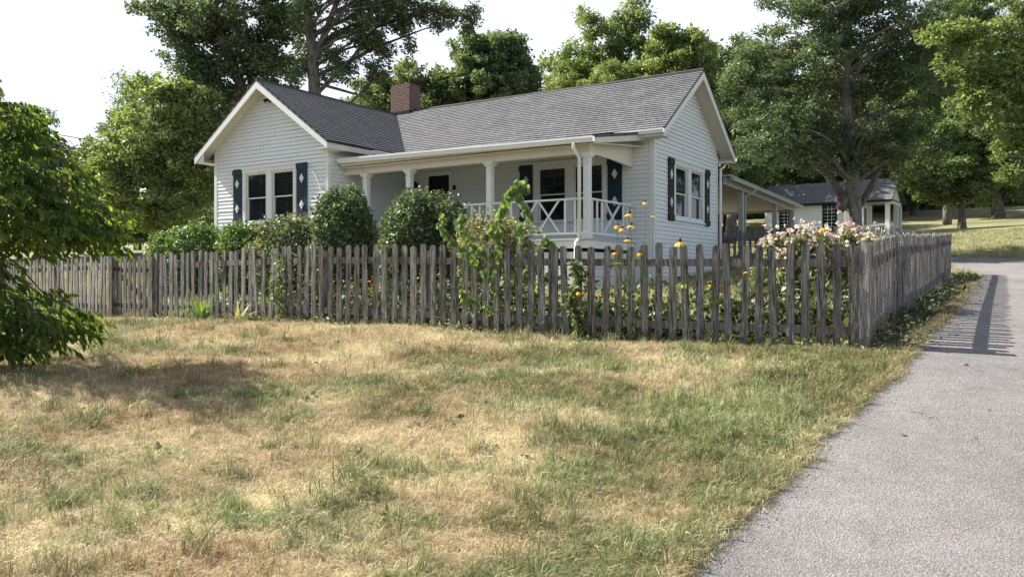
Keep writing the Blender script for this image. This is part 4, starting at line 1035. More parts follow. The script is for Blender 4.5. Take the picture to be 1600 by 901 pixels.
bush('hedge_shrub','loose hedge shrub with brownish tips beside the tall round shrub',457,342,112,16.6,'leaf_bush',18000,group=HG,extra='leaf_red',lump=.2)
bush('round_shrub','tall narrow rounded shrub in front of the wing corner',539,302,92,15.6,'leaf_bush',30000,hz=1.0,group='tall rounded shrubs before the porch')
bush('round_shrub','broad globe shaped shrub in front of the porch door',664,307,138,14.6,'leaf_bush',42000,hz=.9,group='tall rounded shrubs before the porch')
bush('shrub','small shrub with reddish brown tips below the porch railing',775,347,112,13.0,'leaf_pale',16000,extra='leaf_red',lump=.25)
def rosebush():
    pts = []; Z = 11.0; x = (1285-800)/F*Z; z0 = tz(x, Z); root = empty('rose_bush', (x, Z, z0)); base = np.array([x,Z,z0]); tag(root, 'sprawling rose bush covered in cream and pink blooms behind the fence corner', 'rose bush')
    lob = [(1225,400,44,36,.2),(1285,388,50,30,.0),(1340,392,45,26,.5),(1250,460,60,60,.1),(1310,455,55,62,.1),(1205,450,30,60,0),(1365,380,22,12,1.0)]
    LB = [(P(l[0],l[1],Z+l[4]), (l[2]/F*Z, .45, l[3]/F*Z)) for l in lob]
    cs, p, idx = crown_points(LB, 150, 230, .13, .9); p = p[p[:,2] > z0+.05]
    np_mesh('foliage', leaves(p-base, .045, .03), M['leaf_pale'], root, RNG.random(len(p)))
    mb = MB()
    for k in range(26): c = cs[RNG.integers(len(cs))]-base; limb(mb, (RNG.normal(0,.3),RNG.normal(0,.15),0), c, .012, .003, .1, 5, 5)
    mb.build('canes', M['stem'], root)
    def bloom(c, r, col):
        n = 16; d = RNG.normal(size=(n,3)); d[:,1] -= .5; d[:,2] += .4; d /= np.linalg.norm(d, axis=1)[:,None]
        return leaves(np.repeat(c[None], n, 0)+d*r*.25, r*1.0, r*1.0)
    tops = cs[(cs[:,2] > z0+.75)]; V_c = []; V_p = []
    for i in range(380):
        c = tops[RNG.integers(len(tops))]+RNG.normal(0,.10,3)+np.array([0,-.12,.05]); b = bloom(c-base, RNG.uniform(.014,.030), 0)
        (V_p if RNG.random() < .10 else V_c).append(b)
    for q in ((1335,352),(1327,350),(1340,356)): V_p.append(bloom(P(*q,11.0)-base, .042, 0))
    for q in ((1270,350),(1262,355),(1320,352),(1300,370),(1290,365),(1250,355),(1235,362),(1222,366)): V_c.append(bloom(P(*q,10.9)-base, .042, 0))
    np_mesh('cream_blooms', np.concatenate(V_c), M['rose'], root); np_mesh('pink_blooms', np.concatenate(V_p), M['rosep'], root)
rosebush()
def flower(px, py, Z, size=1.0, droop=.9, label='', col='yellow', group='yellow coneflowers along the fence'):
    size *= .66; droop = RNG.uniform(.3,.75) if droop > .5 else droop; top = P(px, py, Z); gx = top[0]+RNG.normal(0,.06); gy = Z+abs(RNG.normal(.05,.05)); z0 = tz(gx, gy); base = np.array([gx,gy,z0]); root = empty('coneflower', base); tag(root, label, 'flower', group)
    t = top-base; mb = MB(); mb.tube([(0,0,0),tuple(t*.5+np.array([.02,0,.03])),tuple(t-np.array([0,0,.02]))], [.005,.004,.003], 5); mb.build('stem', M['stem'], root)
    mb = MB(); r = .013*size; tip = t+np.array([RNG.normal(0,.012),-.006,.034*size]); mb.tube([tuple(t),tuple(t*.6+tip*.4),tuple(t*.15+tip*.85),tuple(tip)], [r*.9,r*1.15,r*.8,r*.2], 7); mb.build('cone', M['cone'], root, True)
    V_ = []; 
    for k in range(9):
        a = 2*math.pi*k/9+RNG.normal(0,.15); o = np.array([math.cos(a), math.sin(a), 0]); s = np.array([-math.sin(a), math.cos(a), 0]); L = .068*size*RNG.uniform(.8,1.2); w = .012*size
        p0 = t+o*.008; p1 = p0+o*L*.5*(1.3-droop)+np.array([0,0,-L*.35*droop]); p2 = p0+o*L*(1.15-droop)+np.array([0,0,-L*droop])
        V_ += [p0-s*w*.4, p0+s*w*.4, p1+s*w, p1-s*w, p1-s*w, p1+s*w, p2+s*w*.5, p2-s*w*.5]
    np_mesh('petals', np.array(V_), M[col], root)
    L_ = []
    for k in range(4): 
        q = t*RNG.uniform(.15,.7); L_.append(leaves(np.repeat(q[None],2,0), .10, .03))
    np_mesh('leaves', np.concatenate(L_), M['leaf_vine'], root)
FL_ = [(1008,316,9.6,1.2,'dark coned yellow flower highest above the fence beside the house corner'),(983,334,9.5,1.7,'drooping yellow flower second from the top, against the porch railing'),(964,352,9.6,1.3,'small yellow flower at the left of the cluster above the fence'),
 (972,357,9.5,1.3,'yellow flower low in the tight cluster before the porch railing'),(986,352,9.45,1.6,'broad yellow flower right in the middle of the cluster'),(981,374,9.4,1.3,'yellow flower just above the picket tips, lowest of the cluster'),
 (1063,378,8.95,2.0,'large bright yellow flower alone above the pickets'),(1021,337,9.6,.9,'faded pale flower on a thin stalk at the house corner'),(1286,356,8.7,1.6,'golden yellow flower standing in front of the rose blooms'),
 (920,432,9.75,1.2,'yellow flower seen between pickets near the ivy, upper of two'),(921,446,9.75,1.2,'yellow flower seen between pickets near the ivy, lower of two'),(904,456,9.55,1.3,'yellow flower left of the ivy strand, low on the fence'),(941,454,9.7,1.2,'yellow flower between pickets right of the ivy strand'),
 (961,394,9.5,1.1,'yellow flower half hidden by picket tops under the cluster'),(1000,395,9.4,1.1,'yellow flower just below the picket tips by the gable wall'),(1109,444,9.1,1.2,'yellow flower behind the pickets below the gable window'),(1166,424,8.95,.9,'small orange yellow flower behind the pickets near the shelter post')]
for f in FL_: flower(f[0], f[1], f[2], f[3], .9 if f[3] < 1.9 else .55, f[4])
for q, lb in (((577,438,12.3),'orange lily bloom seen between pickets in front of the round shrubs'),((583,443,12.3),'second orange lily bloom, slightly lower between the pickets')): flower(*q, 1.8, .3, lb, 'orange', 'orange blooms behind the fence')
# climbing plant with large leaves
def climber():
    Z = 10.25; b = P(800, 520, Z); b[2] = tz(b[0], b[1]); root = empty('leafy_sapling', b); tag(root, 'young sapling with big bright green leaves arching over the fence before the porch', 'plant')
    mb = MB(); LV = []
    brs = [[(800,520),(790,440),(778,380),(782,330),(795,300),(812,286),(824,300)],[(800,500),(770,440),(735,400),(705,375),(688,352),(690,340)],[(800,480),(820,430),(838,395),(852,372),(862,385)],
           [(790,440),(760,400),(730,375),(718,350),(722,335)],[(800,470),(845,440),(862,425),(868,405)],[(785,400),(770,370),(768,345)],[(800,460),(810,410),(815,380),(808,350)],[(795,300),(806,300),(822,322),(826,342)],[(800,500),(760,480),(728,462),(720,455)],[(800,500),(825,470),(850,450)]]
    for k, br in enumerate(brs):
        pts = [P(x, y, Z+(.0 if k else 0)-.12*(i/len(br))+RNG.normal(0,.03)) for i, (x, y) in enumerate(br)]; mb.tube([p-b for p in pts], [.006*(1-i/len(pts))+.002 for i in range(len(pts))], 5)
        pa = np.array(pts)-b
        for i in range(1, len(pa)):
            m = (22 if (k == 0 and i > 3) else 14) if i > 1 else 5
            for t in np.linspace(0, 1, m): LV.append(pa[i-1]*(1-t)+pa[i]*t)
    LV = np.array(LV)+RNG.normal(0, .022, (len(LV), 3)); big = []
    n = len(LV)
    for p in LV:   # heart-shaped leaf, folded along its midrib
        L = RNG.uniform(.055,.105); a = np.array([RNG.normal(0,.5), RNG.normal(0,.4)-.2, -1+RNG.normal(0,.35)]); a /= np.linalg.norm(a); s = np.cross(a, RNG.normal(size=3)*.6+np.array([0,-1,.2])); s /= np.linalg.norm(s); nn = np.cross(a, s)
        w = L*.46; f = nn*L*.12
        pr = [p, p-a*L*.1+s*w*.5+f, p+a*L*.15+s*w+f*1.3, p+a*L*.55+s*w*.8+f, p+a*L]
        big += [p, pr[1], pr[2], pr[3], p, pr[3], p+a*L, p+a*L*.5]
        pl = [q-(2*np.dot(q-p, s))*s for q in pr]
        big += [p, pl[1], pl[2], pl[3], p, pl[3], p+a*L, p+a*L*.5]
    nb = len(big)//4
    np_mesh('leaves', np.array(big), M['leaf_vine'], root, np.repeat(RNG.random(nb//4), 4)); mb.build('branches', M['twig'], root)
climber()
# ivy strands
def ivy(name, label, px0, py0, py1, Z, w=12, n=900):
    t = RNG.random(n); x = px0+RNG.normal(0, w*.5, n)*(1-.3*t)+6*np.sin(t*9); y = py0+(py1-py0)*t
    z = Z-.05-np.abs(RNG.normal(0,.03,n)); p = np.stack([(x-800)/F*z, z, (HZ-y)/F*z+EYE], -1); b = np.array([p[:,0].mean(), Z, tz(p[:,0].mean(), Z)]); root = empty(name, b); tag(root, label, 'climbing plant')
    np_mesh('leaves', leaves(p-b, .045, .038, droop=.6), M['leaf_mid'], root)
    mb = MB(); mb.tube([P(px0+4*math.sin(k), py1+(py0-py1)*k/8, Z-.035)-b for k in range(9)], .004, 5); mb.build('stem', M['twig'], root)
ivy('ivy_strand','ivy strand climbing the pickets left of the yellow flowers',899,408,524,9.72,11,650)
ivy('ivy_strand','thin creeper hanging over the fence right of the strap leaved plants',437,392,505,12.1,18,420)
# undergrowth behind the fence
def under():
    n = 760; cs = []; 
    for _ in range(n):
        s = RNG.random(); x = -5.3+s*8.9; y = fence_y(x)+RNG.uniform(.18, 1.3); cs.append((x, y))
    for _ in range(260):
        s = RNG.uniform(.3, 5); q = F0+V*s+U*RNG.uniform(.2, 1.2); cs.append(tuple(q))
    P1 = []; R1 = []
    for x, y in cs:
        h = RNG.uniform(.1, .75)*(1.0 if not -5.3 < x < -3.6 else .4); z = tz(x, y); m = 26; q = np.array([x, y, z])+RNG.normal(0, 1, (m,3))*[.08,.08,0]+np.stack([np.zeros(m), np.zeros(m), RNG.random(m)*h], -1)
        P1.append(q); R1.append(np.full(m, RNG.random()*.6)+RNG.random(m)*.4)
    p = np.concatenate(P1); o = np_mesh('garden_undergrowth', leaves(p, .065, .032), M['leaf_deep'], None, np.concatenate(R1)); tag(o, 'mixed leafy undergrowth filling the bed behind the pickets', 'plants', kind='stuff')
    m = RNG.random(len(p)) < .10; q = p[m]+RNG.normal(0,.05,(m.sum(),3)); 
    o = np_mesh('pale_undergrowth', leaves(q, .12, .05), M['leaf_pale'], None); tag(o, 'paler broad leaves among the plants behind the pickets', 'plants', kind='stuff')
    # verge by the driveway
    n = 3600; s = RNG.uniform(-.1, 15.3, n); t = np.abs(RNG.normal(.30, .24, n)); q = F0+V*s[:,None]-U*t[:,None]
    ok = ~in_drive(q[:,0]-.06, q[:,1]); q = q[ok]; h = RNG.random(len(q))*.13*np.exp(-((t[ok]-.1)/.5)**2)*(.4+1.2*vnoise(q[:,0]*1.6, q[:,1]*1.6))
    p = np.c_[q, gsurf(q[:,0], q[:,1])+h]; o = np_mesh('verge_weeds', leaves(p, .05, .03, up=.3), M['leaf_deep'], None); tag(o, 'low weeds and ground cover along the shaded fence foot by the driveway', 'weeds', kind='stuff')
    # dead leaves
    n = 700; s = RNG.uniform(0, 15, n); t = RNG.uniform(.05, .8, n); q = F0+V*s[:,None]-U*t[:,None]; p = np.c_[q, gsurf(q[:,0], q[:,1])+.035]
    x2 = RNG.uniform(1, 7, 60); y2 = RNG.uniform(4, 12, 60); k = in_drive(x2, y2); p2 = np.c_[x2[k], y2[k], terr(x2[k], y2[k])+.034]
    dm = leafmat('dead_leaves', [(.12,.07,.035),(.2,.13,.07),(.3,.22,.13)], .1, .8); o = np_mesh('leaf_litter', leaves(np.concatenate([p, p2]), .05, .03, up=.9), dm, None); tag(o, 'brown dead leaves scattered along the driveway edge', 'leaf litter', kind='stuff')
    # weeds at front fence foot
    n = 2600; x = RNG.uniform(-6.3, 3.7, n); y = fence_y(x)+RNG.normal(-.02,.07,n); h = RNG.random(n)*.14*vnoise(x*2.2, y*0+3)
    o = np_mesh('fence_foot_weeds', leaves(np.c_[x, y, terr(x, y)+h], .05, .02), M['leaf_pale'], None); tag(o, 'small weeds at the foot of the front fence', 'weeds', kind='stuff')
under()
def strap_clump(name, label, px, py, Z, n, L, m, spread=1.0, lean=(0,0)):
    b = P(px, py, Z); b[2] = tz(b[0], b[1]); root = empty(name, b); tag(root, label, 'plant', 'strap leaved plants at the fence foot'); Vv = []; rr = []
    for _ in range(n):
        a = RNG.random()*6.283; d = np.array([math.cos(a)+lean[0], math.sin(a)*.5+lean[1], 0]); l = L*RNG.uniform(.6,1.15); k = RNG.uniform(.35,1.1)*spread; s = np.array([-d[1], d[0], 0]); s /= max(np.linalg.norm(s), .01); w = .017; prev = None; q0 = np.array([RNG.normal(0,.03),RNG.normal(0,.02),0]); r = RNG.random()
        for t in np.linspace(0, 1, 6):
            c = q0+d*l*k*t*.7+np.array([0,0,l*(t-.75*k*t*t)*.9]); ww = w*(1-t*.85)+.002; cur = (c-s*ww, c+s*ww)
            if prev: Vv += [prev[0], prev[1], cur[1], cur[0]]; rr.append(r)
            prev = cur
    np_mesh('leaves', np.array(Vv), M[m], root, np.array(rr))
strap_clump('daylily','bright green strap leaved clump spreading in front of the fence',316,500,12.8,52,.85,'strap',1.1,(-.35,0))
strap_clump('daylily','bleached arching strap leaves leaning on the pickets',372,500,12.35,30,.65,'strapdry',1.4,(.1,0))
strap_clump('daylily','upright green strap leaves behind the pickets right of the gate',345,490,13.7,46,.75,'strap',.6)
strap_clump('daylily','upright yellow green strap leaves behind the pickets under the hedge',430,490,13.0,46,.75,'strap',.6)
strap_clump('daylily','single green strap leaf tuft poking out between pickets near the driveway corner',1170,545,9.05,14,.42,'strap',1.0)
strap_clump('daylily','broad green leaves lit behind the pickets below the gable window',1075,530,9.9,40,.75,'strap',.9)
strap_clump('daylily','broad green leaves lit behind the pickets next to the rose bush',1150,530,9.7,40,.7,'strap',.9)

def crumbs():
    n = 3800; t = RNG.random(n)*.62*(ND-1); i = t.astype(int); f = (t-i)[:,None]; q = L_[i]*(1-f)+L_[i+1]*f
    q = q+np.abs(RNG.normal(0, .10, n))[:,None]*np.array([.8,-.55])+RNG.normal(0,.02,(n,2)); q = q[q[:,1] > 3]; n = len(q); c = np.c_[q, terr(q[:,0], q[:,1])+.032]; r = (RNG.uniform(.003,.010,n)**1)[:,None]
    V_ = []
    k = [np.array(v) for v in ((1,0,0),(0,1,0),(-1,0,0),(0,-1,0))]; topv = np.array((.1,.1,.8)); a = RNG.random(n)*6.28; ca, sa = np.cos(a), np.sin(a)
    rt = lambda v: c+np.stack([ca*v[0]-sa*v[1], sa*v[0]+ca*v[1], np.full(n, v[2])], -1)*r
    for m in range(4): V_.append(np.stack([rt(k[m]), rt(k[(m+1)%4]), rt(topv), rt(topv*.98)], 1))
    o = np_mesh('loose_gravel', np.concatenate(V_).reshape(-1,3), M['crumb'], None); tag(o, 'loose gravel and asphalt crumbs along the driveway edge', 'gravel', kind='stuff')
    n = 150; yy = 3.2+RNG.random(n)**1.2*8; xx = RNG.uniform(-.66,.5,n)*yy; ok = (yy < fence_y(xx)-.2) & (yy > 4.6) & ~in_drive(xx, yy); P_ = []
    for x, y in zip(xx[ok], yy[ok]):
        m = RNG.integers(5, 22); s_ = RNG.uniform(.02,.07); p = np.stack([x+RNG.normal(0,s_,m), y+RNG.normal(0,s_,m), np.full(m, float(gsurf(np.array([x]), np.array([y]))[0]))+RNG.uniform(.015,.05,m)], -1); P_.append(p)
    p = np.concatenate(P_); o = np_mesh('lawn_weeds', leaves(p, .04, .024, up=.6), M['leaf_mid'], None); tag(o, 'small broad leaved weeds and clover dotted through the lawn', 'weeds', kind='stuff')
crumbs()
# ---------------------------------------------------------------- foreground left tree with long drooping leaves
def near_tree():
    Z = 8.7; bx = -6.6; b = np.array([bx, 9.0, tz(bx, 9.0)]); root = empty('broadleaf_tree', b); tag(root, 'nearest tree at the left edge with long drooping dark green leaves', 'tree')
    lobes = [(-70,290,140,170),(15,225,70,85),(55,280,85,62),(105,320,72,45),(125,362,62,28),(40,360,90,38),(-50,480,120,75),(40,490,75,48),(95,505,55,30),(-25,165,50,60),(10,520,70,40)]
    LB = [(P(l[0],l[1],Z), (l[2]/F*Z, .75, l[3]/F*Z)) for l in lobes]
    mb = MB(); tp = [np.array([0,0,-.1]),np.array([.05,0,.7]),np.array([.0,0,1.5]),np.array([.1,-.1,2.3]),np.array([.05,-.1,2.9])]; mb.tube(tp, [.10,.08,.06,.04,.015], 9)
    Q = []; A = []
    for l in LB:
        vol = l[1][0]*l[1][2]; nt_ = int(28+vol*135)
        cs = ellips(nt_, l[0], l[1], .45)-b
        for c in cs:
            c[2] = max(c[2], .15)
            d = c-np.array([0,0,min(2.5,max(.4,c[2]*.8))]); d /= np.linalg.norm(d)+1e-6; d[2] -= .1; tw = .34*RNG.uniform(.6,1.3); p0 = c-d*tw*.5
            npt = 13
            for t in np.linspace(0, 1, npt):
                Q.append(p0+d*tw*t+np.array([0,0,-.10*t*t])+RNG.normal(0,.008,3)); A.append(d)
            if RNG.random() < .35: mb.tube([p0, p0+d*tw*.5-np.array([0,0,.02]), p0+d*tw-np.array([0,0,.10])], [.005,.004,.002], 4)
    for l in LB:
        for _ in range(5): limb(mb, tp[RNG.integers(1,4)], ellips(1, l[0], np.array(l[1])*.6, .6)[0]-b, .018, .004, .05, 6, 5)
    Q = np.array(Q); A = np.array(A); n = len(Q)
    a = A*.45+RNG.normal(0,.33,(n,3))+np.array([0,0,-.75]); a /= np.linalg.norm(a, axis=1)[:,None]
    s = np.cross(a, RNG.normal(0,.6,(n,3))+np.array([0,-.5,.6])); s /= np.linalg.norm(s, axis=1)[:,None]; nn = np.cross(a, s)
    L = (RNG.uniform(.075,.145,n))[:,None]; w = L*.16; bend = nn*L*.14
    m1 = Q+a*L*.38+bend*.6; m2 = Q+a*L*.7+bend*.7; tip = Q+a*L*1.0; f = nn*w*.35
    qs = [Q, Q+a*L*.14+s*w*.7+f, m1+s*w+f, m1,  m1, m1+s*w+f, m2+s*w*.75+f, m2,  m2, m2+s*w*.75+f, tip, m2,
          Q, m1, m1-s*w+f, Q+a*L*.14-s*w*.7+f,  m1, m2, m2-s*w*.75+f, m1-s*w+f]
    # last triangle pair as quad
    qs += [m2, tip, tip, m2-s*w*.75+f]
    # make tips real quads
    V_ = np.stack(qs, 1); V_[:, 10] = tip+s*w*.06; V_[:, 11] = tip*.55+m2*.45; V_[:, 21] = tip*.55+m2*.45; V_[:, 22] = tip-s*w*.06
    rr = np.repeat(RNG.random(n), 6); np_mesh('crown', V_.reshape(-1,3), M['leaf_near'], root, rr); mb.build('trunk', M['bark'], root, True)
near_tree()

# ---------------------------------------------------------------- background trees
tree('leafy_tree','tall yellow green tree left of the house, behind the gate','tree',34,250,[(255,215,62,95),(215,262,58,75),(300,250,50,90),(180,270,35,55),(285,160,45,40),(245,330,90,40),(225,130,30,30),(328,175,40,45),(320,240,35,60)],'leaf_bright',165,330,.75,(.15,.085),tr=.28)
tree('leafy_tree','darker tree at the left, partly hidden by the drooping tree','tree',48,170,[(185,230,45,62),(155,290,50,60),(200,180,22,30),(150,340,60,35)],'leaf_mid',90,330,.9,(.18,.1),tr=.3)
tree('leafy_tree','dark dense tree low behind the fence at the far left','tree',44,60,[(60,330,90,60),(140,340,70,45),(-20,300,70,70),(215,345,60,34)],'leaf_mid',100,330,.9,(.18,.1),tr=.3)
tree('leafy_tree','wispy pale tree with its bare top showing against the sky at left','tree',52,215,[(200,140,22,34),(215,190,30,50)],'leaf_blue',26,120,.8,(.2,.08),tr=.2,wisp=.25)
tree('tall_tree','tall dark tree rising over the wing roof with leaning trunk','tree',36,395,[(345,40,95,62),(270,25,60,40),(400,75,62,55),(300,90,60,42),(430,110,60,35),(340,130,70,42),(235,15,40,22),(400,-50,130,60),(450,30,40,50)],'leaf_dark',170,300,.85,(.16,.085),trunk=[(392,180),(375,130),(350,70),(335,10),(330,-60)],tr=.30,bark='bark',nl=40)
tree('tall_tree','tall tree with forked grey trunk and hanging branches right of the gable peak','tree',33,492,[(560,40,45,52),(520,105,38,34),(585,75,35,38),(475,85,25,40),(610,20,55,28),(665,10,52,24),(700,25,38,25),(730,30,22,30),(636,48,16,36),(560,-40,120,50),(580,122,34,26),(480,25,35,40)],'leaf_dark',135,230,.55,(.15,.06),trunk=[(492,150),(489,90),(482,30),(468,-60)],tr=.30,bark='bark',nl=26,droop=.5,flat=.9)
tree('leafy_tree','green tree behind the chimney','tree',44,640,[(640,135,48,38),(600,160,48,36),(680,150,40,38),(640,190,90,40)],'leaf_mid',100,300,.8,(.18,.1),tr=.3)
tree('leafy_tree','rounded tree above the roof just right of the chimney','tree',44,765,[(765,100,62,50),(735,75,35,28),(795,75,36,30),(760,150,80,45),(810,130,30,40)],'leaf_blue',130,320,.75,(.18,.1),tr=.3)
tree('leafy_tree','tall wispy yellow green tree above the middle of the roof','tree',50,960,[(955,60,32,50),(915,50,22,40),(990,40,28,42),(1000,90,40,42),(930,100,48,40),(895,110,38,42),(955,140,110,35),(990,0,25,25)],'leaf_bright',130,270,.75,(.19,.10),tr=.3,wisp=.12)
tree('leafy_tree','bright green tree above the right half of the roof','tree',46,1060,[(1060,80,48,42),(1095,95,35,38),(1030,110,50,36),(1080,140,70,45),(1045,55,30,25),(960,130,60,32)],'leaf_bright',120,300,.8,(.18,.1),tr=.3)
tree('leafy_tree','dark tree between roof peak and the big tree','tree',48,1140,[(1140,130,38,60),(1165,90,35,45),(1130,200,45,80),(1180,180,60,80)],'leaf_mid',110,300,.9,(.19,.1),tr=.3)
# big oak
tree('oak_tree','huge spreading tree whose thick trunk stands before the outbuilding','tree',30,1334,
     [(1260,120,115,95,0),(1350,60,120,85,0),(1230,215,95,62,-1),(1180,150,60,70,0),(1400,150,95,80,0),(1310,230,120,50,0),(1400,235,85,45,1),(1290,20,110,60,0),(1440,60,70,70,1),(1180,230,55,36,-1),(1340,-50,150,70,0),(1200,90,60,50,0)],
     'leaf_dark',330,300,.62,(.12,.06),trunk=[(1334,385),(1332,300),(1330,262),(1325,200),(1320,120),(1325,40)],tr=.36,bark='bark_pale',nl=70,base=(12.8,30,EYE+.5))
def fork():
    o = [x for x in bpy.data.objects if x.get('label', '').startswith('tall tree with forked')][0]; b = np.array(o.location); mb = MB()
    for pts, r in (([(490,100),(505,60),(520,20),(545,-40)],(.17,.15,.12,.08)),([(494,130),(530,140),(565,150),(600,175)],(.07,.06,.045,.02)),([(520,20),(560,0),(620,-5),(690,20)],(.08,.06,.04,.02)),([(512,40),(545,60),(575,80)],(.07,.05,.02))):
        mb.tube([P(x,y,33)-b for x,y in pts], list(r), 8)
    mb.build('limbs', M['bark'], o, True)
fork()
def oak_limbs():
    b = np.array([12.8,30,EYE+.5]); o = [x for x in bpy.data.objects if x.name.startswith('oak_tree')][0]; mb = MB()
    for pts, r in (([(1326,322),(1312,300),(1295,275),(1270,250),(1240,235)],(.20,.18,.15,.11,.05)),([(1340,325),(1352,308),(1365,285),(1375,262),(1395,235)],(.14,.13,.11,.09,.04)),([(1332,275),(1322,230),(1310,180)],(.2,.15,.08)),([(1334,270),(1345,225),(1365,180)],(.16,.12,.06))):
        mb.tube([P(x,y,30)-b for x,y in pts], list(r), 9)
    c = P(1318,318,29.75)-b; mb.tube([c+np.array([0,0,-.3]),c+np.array([-.08,0,-.1]),c+np.array([-.05,-.02,.12]),c+np.array([.1,0,.3])], [.08,.2,.22,.1], 9)
    mb.build('limbs', M['bark'], o, True)
oak_limbs()
tree('small_tree','slim young tree with dark trunk standing on the far grass at right','tree',46,1503,[(1500,270,62,44),(1470,285,50,34),(1530,240,60,50),(1440,262,40,40),(1500,200,70,45),(1510,305,45,22)],'leaf_mid',150,260,.75,(.17,.09),trunk=[(1503,330),(1503,290),(1505,220)],tr=.20,bark='bark')
tree('small_tree','short stubby tree at the wood edge behind the young tree','tree',72,1428,[(1428,290,36,32),(1445,270,30,30)],'leaf_bright',40,260,.9,(.24,.13),tr=.3)
tree('leafy_tree','bright light green tree leaning in from the right edge','tree',24,1640,[(1590,215,45,42),(1560,130,60,36),(1610,110,60,60),(1585,265,32,26),(1500,100,45,22),(1480,50,42,20),(1540,60,50,22),(1590,30,50,40),(1640,200,70,90),(1520,165,45,22)],'leaf_bright',120,230,.5,(.13,.065),tr=.22,base=(17.5,24.5,tz(17.5,24.5)-.1),trunk=[(1665,300),(1650,150),(1640,40)],nl=45)
tree('tall_tree','tall dark tree filling the sky beyond the big tree, upper right','tree',58,1480,[(1480,60,60,60),(1440,120,60,60),(1520,20,50,50),(1530,100,45,50),(1480,170,60,50)],'leaf_mid',120,330,1.0,(.22,.12),tr=.24)
tree('leafy_tree','dense dark tree behind the young tree at right','tree',62,1560,[(1560,200,70,90),(1500,150,60,70),(1600,130,60,80),(1450,190,55,70),(1550,290,80,30)],'leaf_mid',130,330,1.1,(.24,.13),tr=.4)
# wood on the hill behind: individual trees sharing a few crowns
def forest():
    protos = []
    for k, (m, pale) in enumerate((('leaf_dark',0),('leaf_mid',0),('leaf_bright',0))):
        root = empty('woodland_tree', (0,0,0)); LB = [((0,0,9),(4.2,4,3.6)),((1.5,.5,6),(3.5,3.5,3)),((-1.8,-.5,6.5),(3.3,3.2,3)),((.5,-.5,11.5),(2.6,2.6,2.4)),((0,0,3.6),(3.2,3,2))]
        cs, pts, idx = crown_points(LB, 120, 190, 1.0, .65); np_mesh('crown', leaves(pts, .27, .15), M[m], root, RNG.random(len(cs))[idx]*.5+RNG.random(len(idx))*.5)
        mb = MB(); mb.tube([(0,0,-.5),(.1,0,4),(0,.1,9)], [.35,.26,.1], 8)
        for c in cs[:14]: limb(mb, (0,0,max(2.5,c[2]*.6)), c, .1, .02, .1, 5, 5)
        mb.build('trunk', M['bark'], root, True); protos.append((root, list(root.children)))
    spots = []
    for (x0, x1, Z, n, ty) in ((1110,1640,88,12,0),(1090,1700,100,11,1),(1120,1420,74,6,0),(540,1140,68,11,1),(880,1160,62,4,2),(100,600,86,8,1),(-60,130,70,4,0),(600,1150,100,7,0),(1480,1750,82,5,2)):
        for i in range(n): spots.append((x0+(x1-x0)*(i+.5)/n+random.uniform(-14,14), Z+random.uniform(-4,4), (ty+(random.random()<.35))%3))
    for i in range(11): spots.append((None, (-43+random.uniform(-3,3), -34+i*5.6+random.uniform(-1,1)), i % 2))
    for i in range(6): spots.append((None, (-30+i*8+random.uniform(-1.5,1.5), -34+random.uniform(-4,4)), i % 2))
    for i in range(5): spots.append((None, (52+i*8, 42+i*9), i % 2))
    words = ['dark leafed', 'mid green', 'yellow green']
    used = [False]*3
    for px, Z, ty in spots:
        root, ch = protos[ty]; behind = px is None
        if behind: x, Z = Z; px = 0
        else: x = (px-800)/F*Z
        z = tz(x, Z)
        if not used[ty]: r = root; used[ty] = True
        else:
            r = root.copy(); COL.objects.link(r)
            for c in ch: c2 = c.copy(); COL.objects.link(c2); c2.parent = r
        s = random.uniform(.85, 1.15)*(1.0 if px > 1050 or behind else (.92 if Z < 76 and px > 500 else .68)); r.location = (x, Z, z); r.scale = (s, s, s*random.uniform(.92,1.1)); r.rotation_euler = (0,0,random.random()*6.28)
        tag(r, ('%s tree standing outside the picture, reflected in the house windows' if behind else '%s woodland tree in the band of trees beyond the house and hill') % words[ty], 'tree', 'trees reflected in the windows' if behind else 'trees of the wood behind')
forest()
o = None
def underwood():
    n = 70000; px = RNG.uniform(1080, 1720, n); Z = RNG.uniform(78, 96, n); x = (px-800)/F*Z; z = terr(x, Z)+RNG.random(n)**1.3*3.2*(.5+vnoise(x*.3, Z*.3))
    n2 = 26000; px2 = RNG.uniform(-80, 640, n2); Z2 = RNG.uniform(66, 80, n2); x2 = (px2-800)/F*Z2; z2 = terr(x2, Z2)+RNG.random(n2)**1.3*3.0*(.5+vnoise(x2*.3, Z2*.3))
    p = np.r_[np.c_[x, Z, z], np.c_[x2, Z2, z2]]; o = np_mesh('undergrowth', leaves(p, .42, .24), M['leaf_dark'], None); tag(o, 'dense dark undergrowth along the edge of the wood', 'undergrowth', kind='stuff')
underwood()
# power lines
for (a, b, lb) in (((-250,135,30),(330,235,62),'upper overhead wire crossing the sky at left'),((-250,150,30),(330,252,62),'lower overhead wire crossing the sky at left')):
    p, q = P(*a), P(*b); pts = [p+(q-p)*t-np.array([0,0,1.0])*math.sin(math.pi*t)*.6 for t in np.linspace(0,1,16)]
    mb = MB(); mb.tube([x-p for x in pts], .022, 5); o = mb.build('power_line', M['black']); o.location = p; tag(o, lb, 'wire', 'overhead wires')

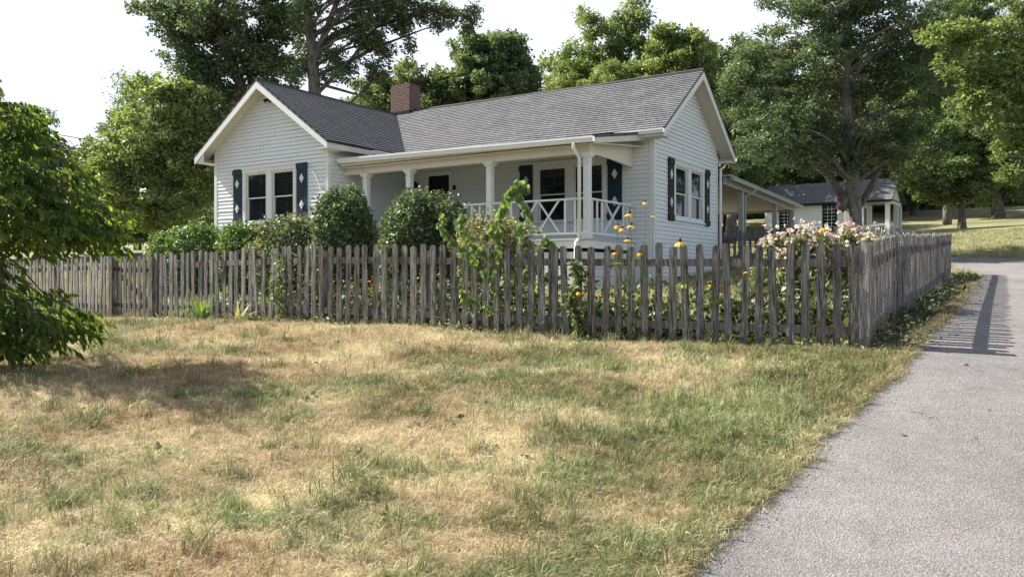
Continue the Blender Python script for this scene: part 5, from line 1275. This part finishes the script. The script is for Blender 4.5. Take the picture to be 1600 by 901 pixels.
# ---------------------------------------------------------------- sky, sun, camera
AZ = math.radians(24); EL = math.radians(41)
w = bpy.data.worlds.new('World'); SC.world = w; w.use_nodes = True; nt = w.node_tree
sky = nt.nodes.new('ShaderNodeTexSky'); sky.sky_type = 'NISHITA'; sky.sun_disc = False; sky.sun_elevation = EL; sky.sun_rotation = 2*math.pi-(math.pi/2-AZ)
sky.air_density = 1.0; sky.dust_density = 2.5; sky.ozone_density = 1.0
tc = nt.nodes.new('ShaderNodeTexCoord'); mp = nt.nodes.new('ShaderNodeMapping'); mp.inputs['Scale'].default_value = (1,1,2.6); nt.links.new(tc.outputs['Generated'], mp.inputs[0])
cn = noise(nt, 2.2, 6, .6, mp.outputs[0], .4); cf = ramp(nt, cn, [(.34,(.45,.45,.45)),(.52,(1,1,1))])
sx = nt.nodes.new('ShaderNodeSeparateXYZ'); nt.links.new(tc.outputs['Generated'], sx.inputs[0])
ef = ramp(nt, sx.outputs[2], [(.28,(1,1,1)),(.65,(.05,.05,.05))]); cf2 = mix(nt, 1.0, cf, ef, 'MULTIPLY')
cm = mix(nt, cf2, sky.outputs[0], (6.4,7.0,7.9)); nt.links.new(cm, nt.nodes['Background'].inputs[0]); nt.nodes['Background'].inputs[1].default_value = .07
sd = bpy.data.lights.new('sun', 'SUN'); sd.energy = 5.0; sd.angle = math.radians(.55); sd.color = (1,.955,.88); so = bpy.data.objects.new('sun', sd); COL.objects.link(so)
dirv = Vector((-math.cos(AZ)*math.cos(EL), math.sin(AZ)*math.cos(EL), math.sin(EL))); so.rotation_euler = dirv.to_track_quat('Z', 'Y').to_euler()
cd = bpy.data.cameras.new('camera'); cd.sensor_width = 36; cd.lens = F/1600*36; cd.shift_y = -(450.5-HZ)/1600; cd.clip_end = 2000; cd.clip_start = .05
co = bpy.data.objects.new('camera', cd); COL.objects.link(co); co.location = (0,0,EYE); co.rotation_euler = (math.pi/2,0,0); SC.camera = co
vs = SC.view_settings; vs.view_transform = 'Standard'; vs.look = 'None'; vs.exposure = 1.30; vs.gamma = 1
SC.cycles.max_bounces = 6; SC.cycles.transparent_max_bounces = 8; SC.cycles.diffuse_bounces = 3; SC.cycles.sample_clamp_indirect = 4; SC.cycles.sample_clamp_direct = 12; SC.cycles.use_denoising = True
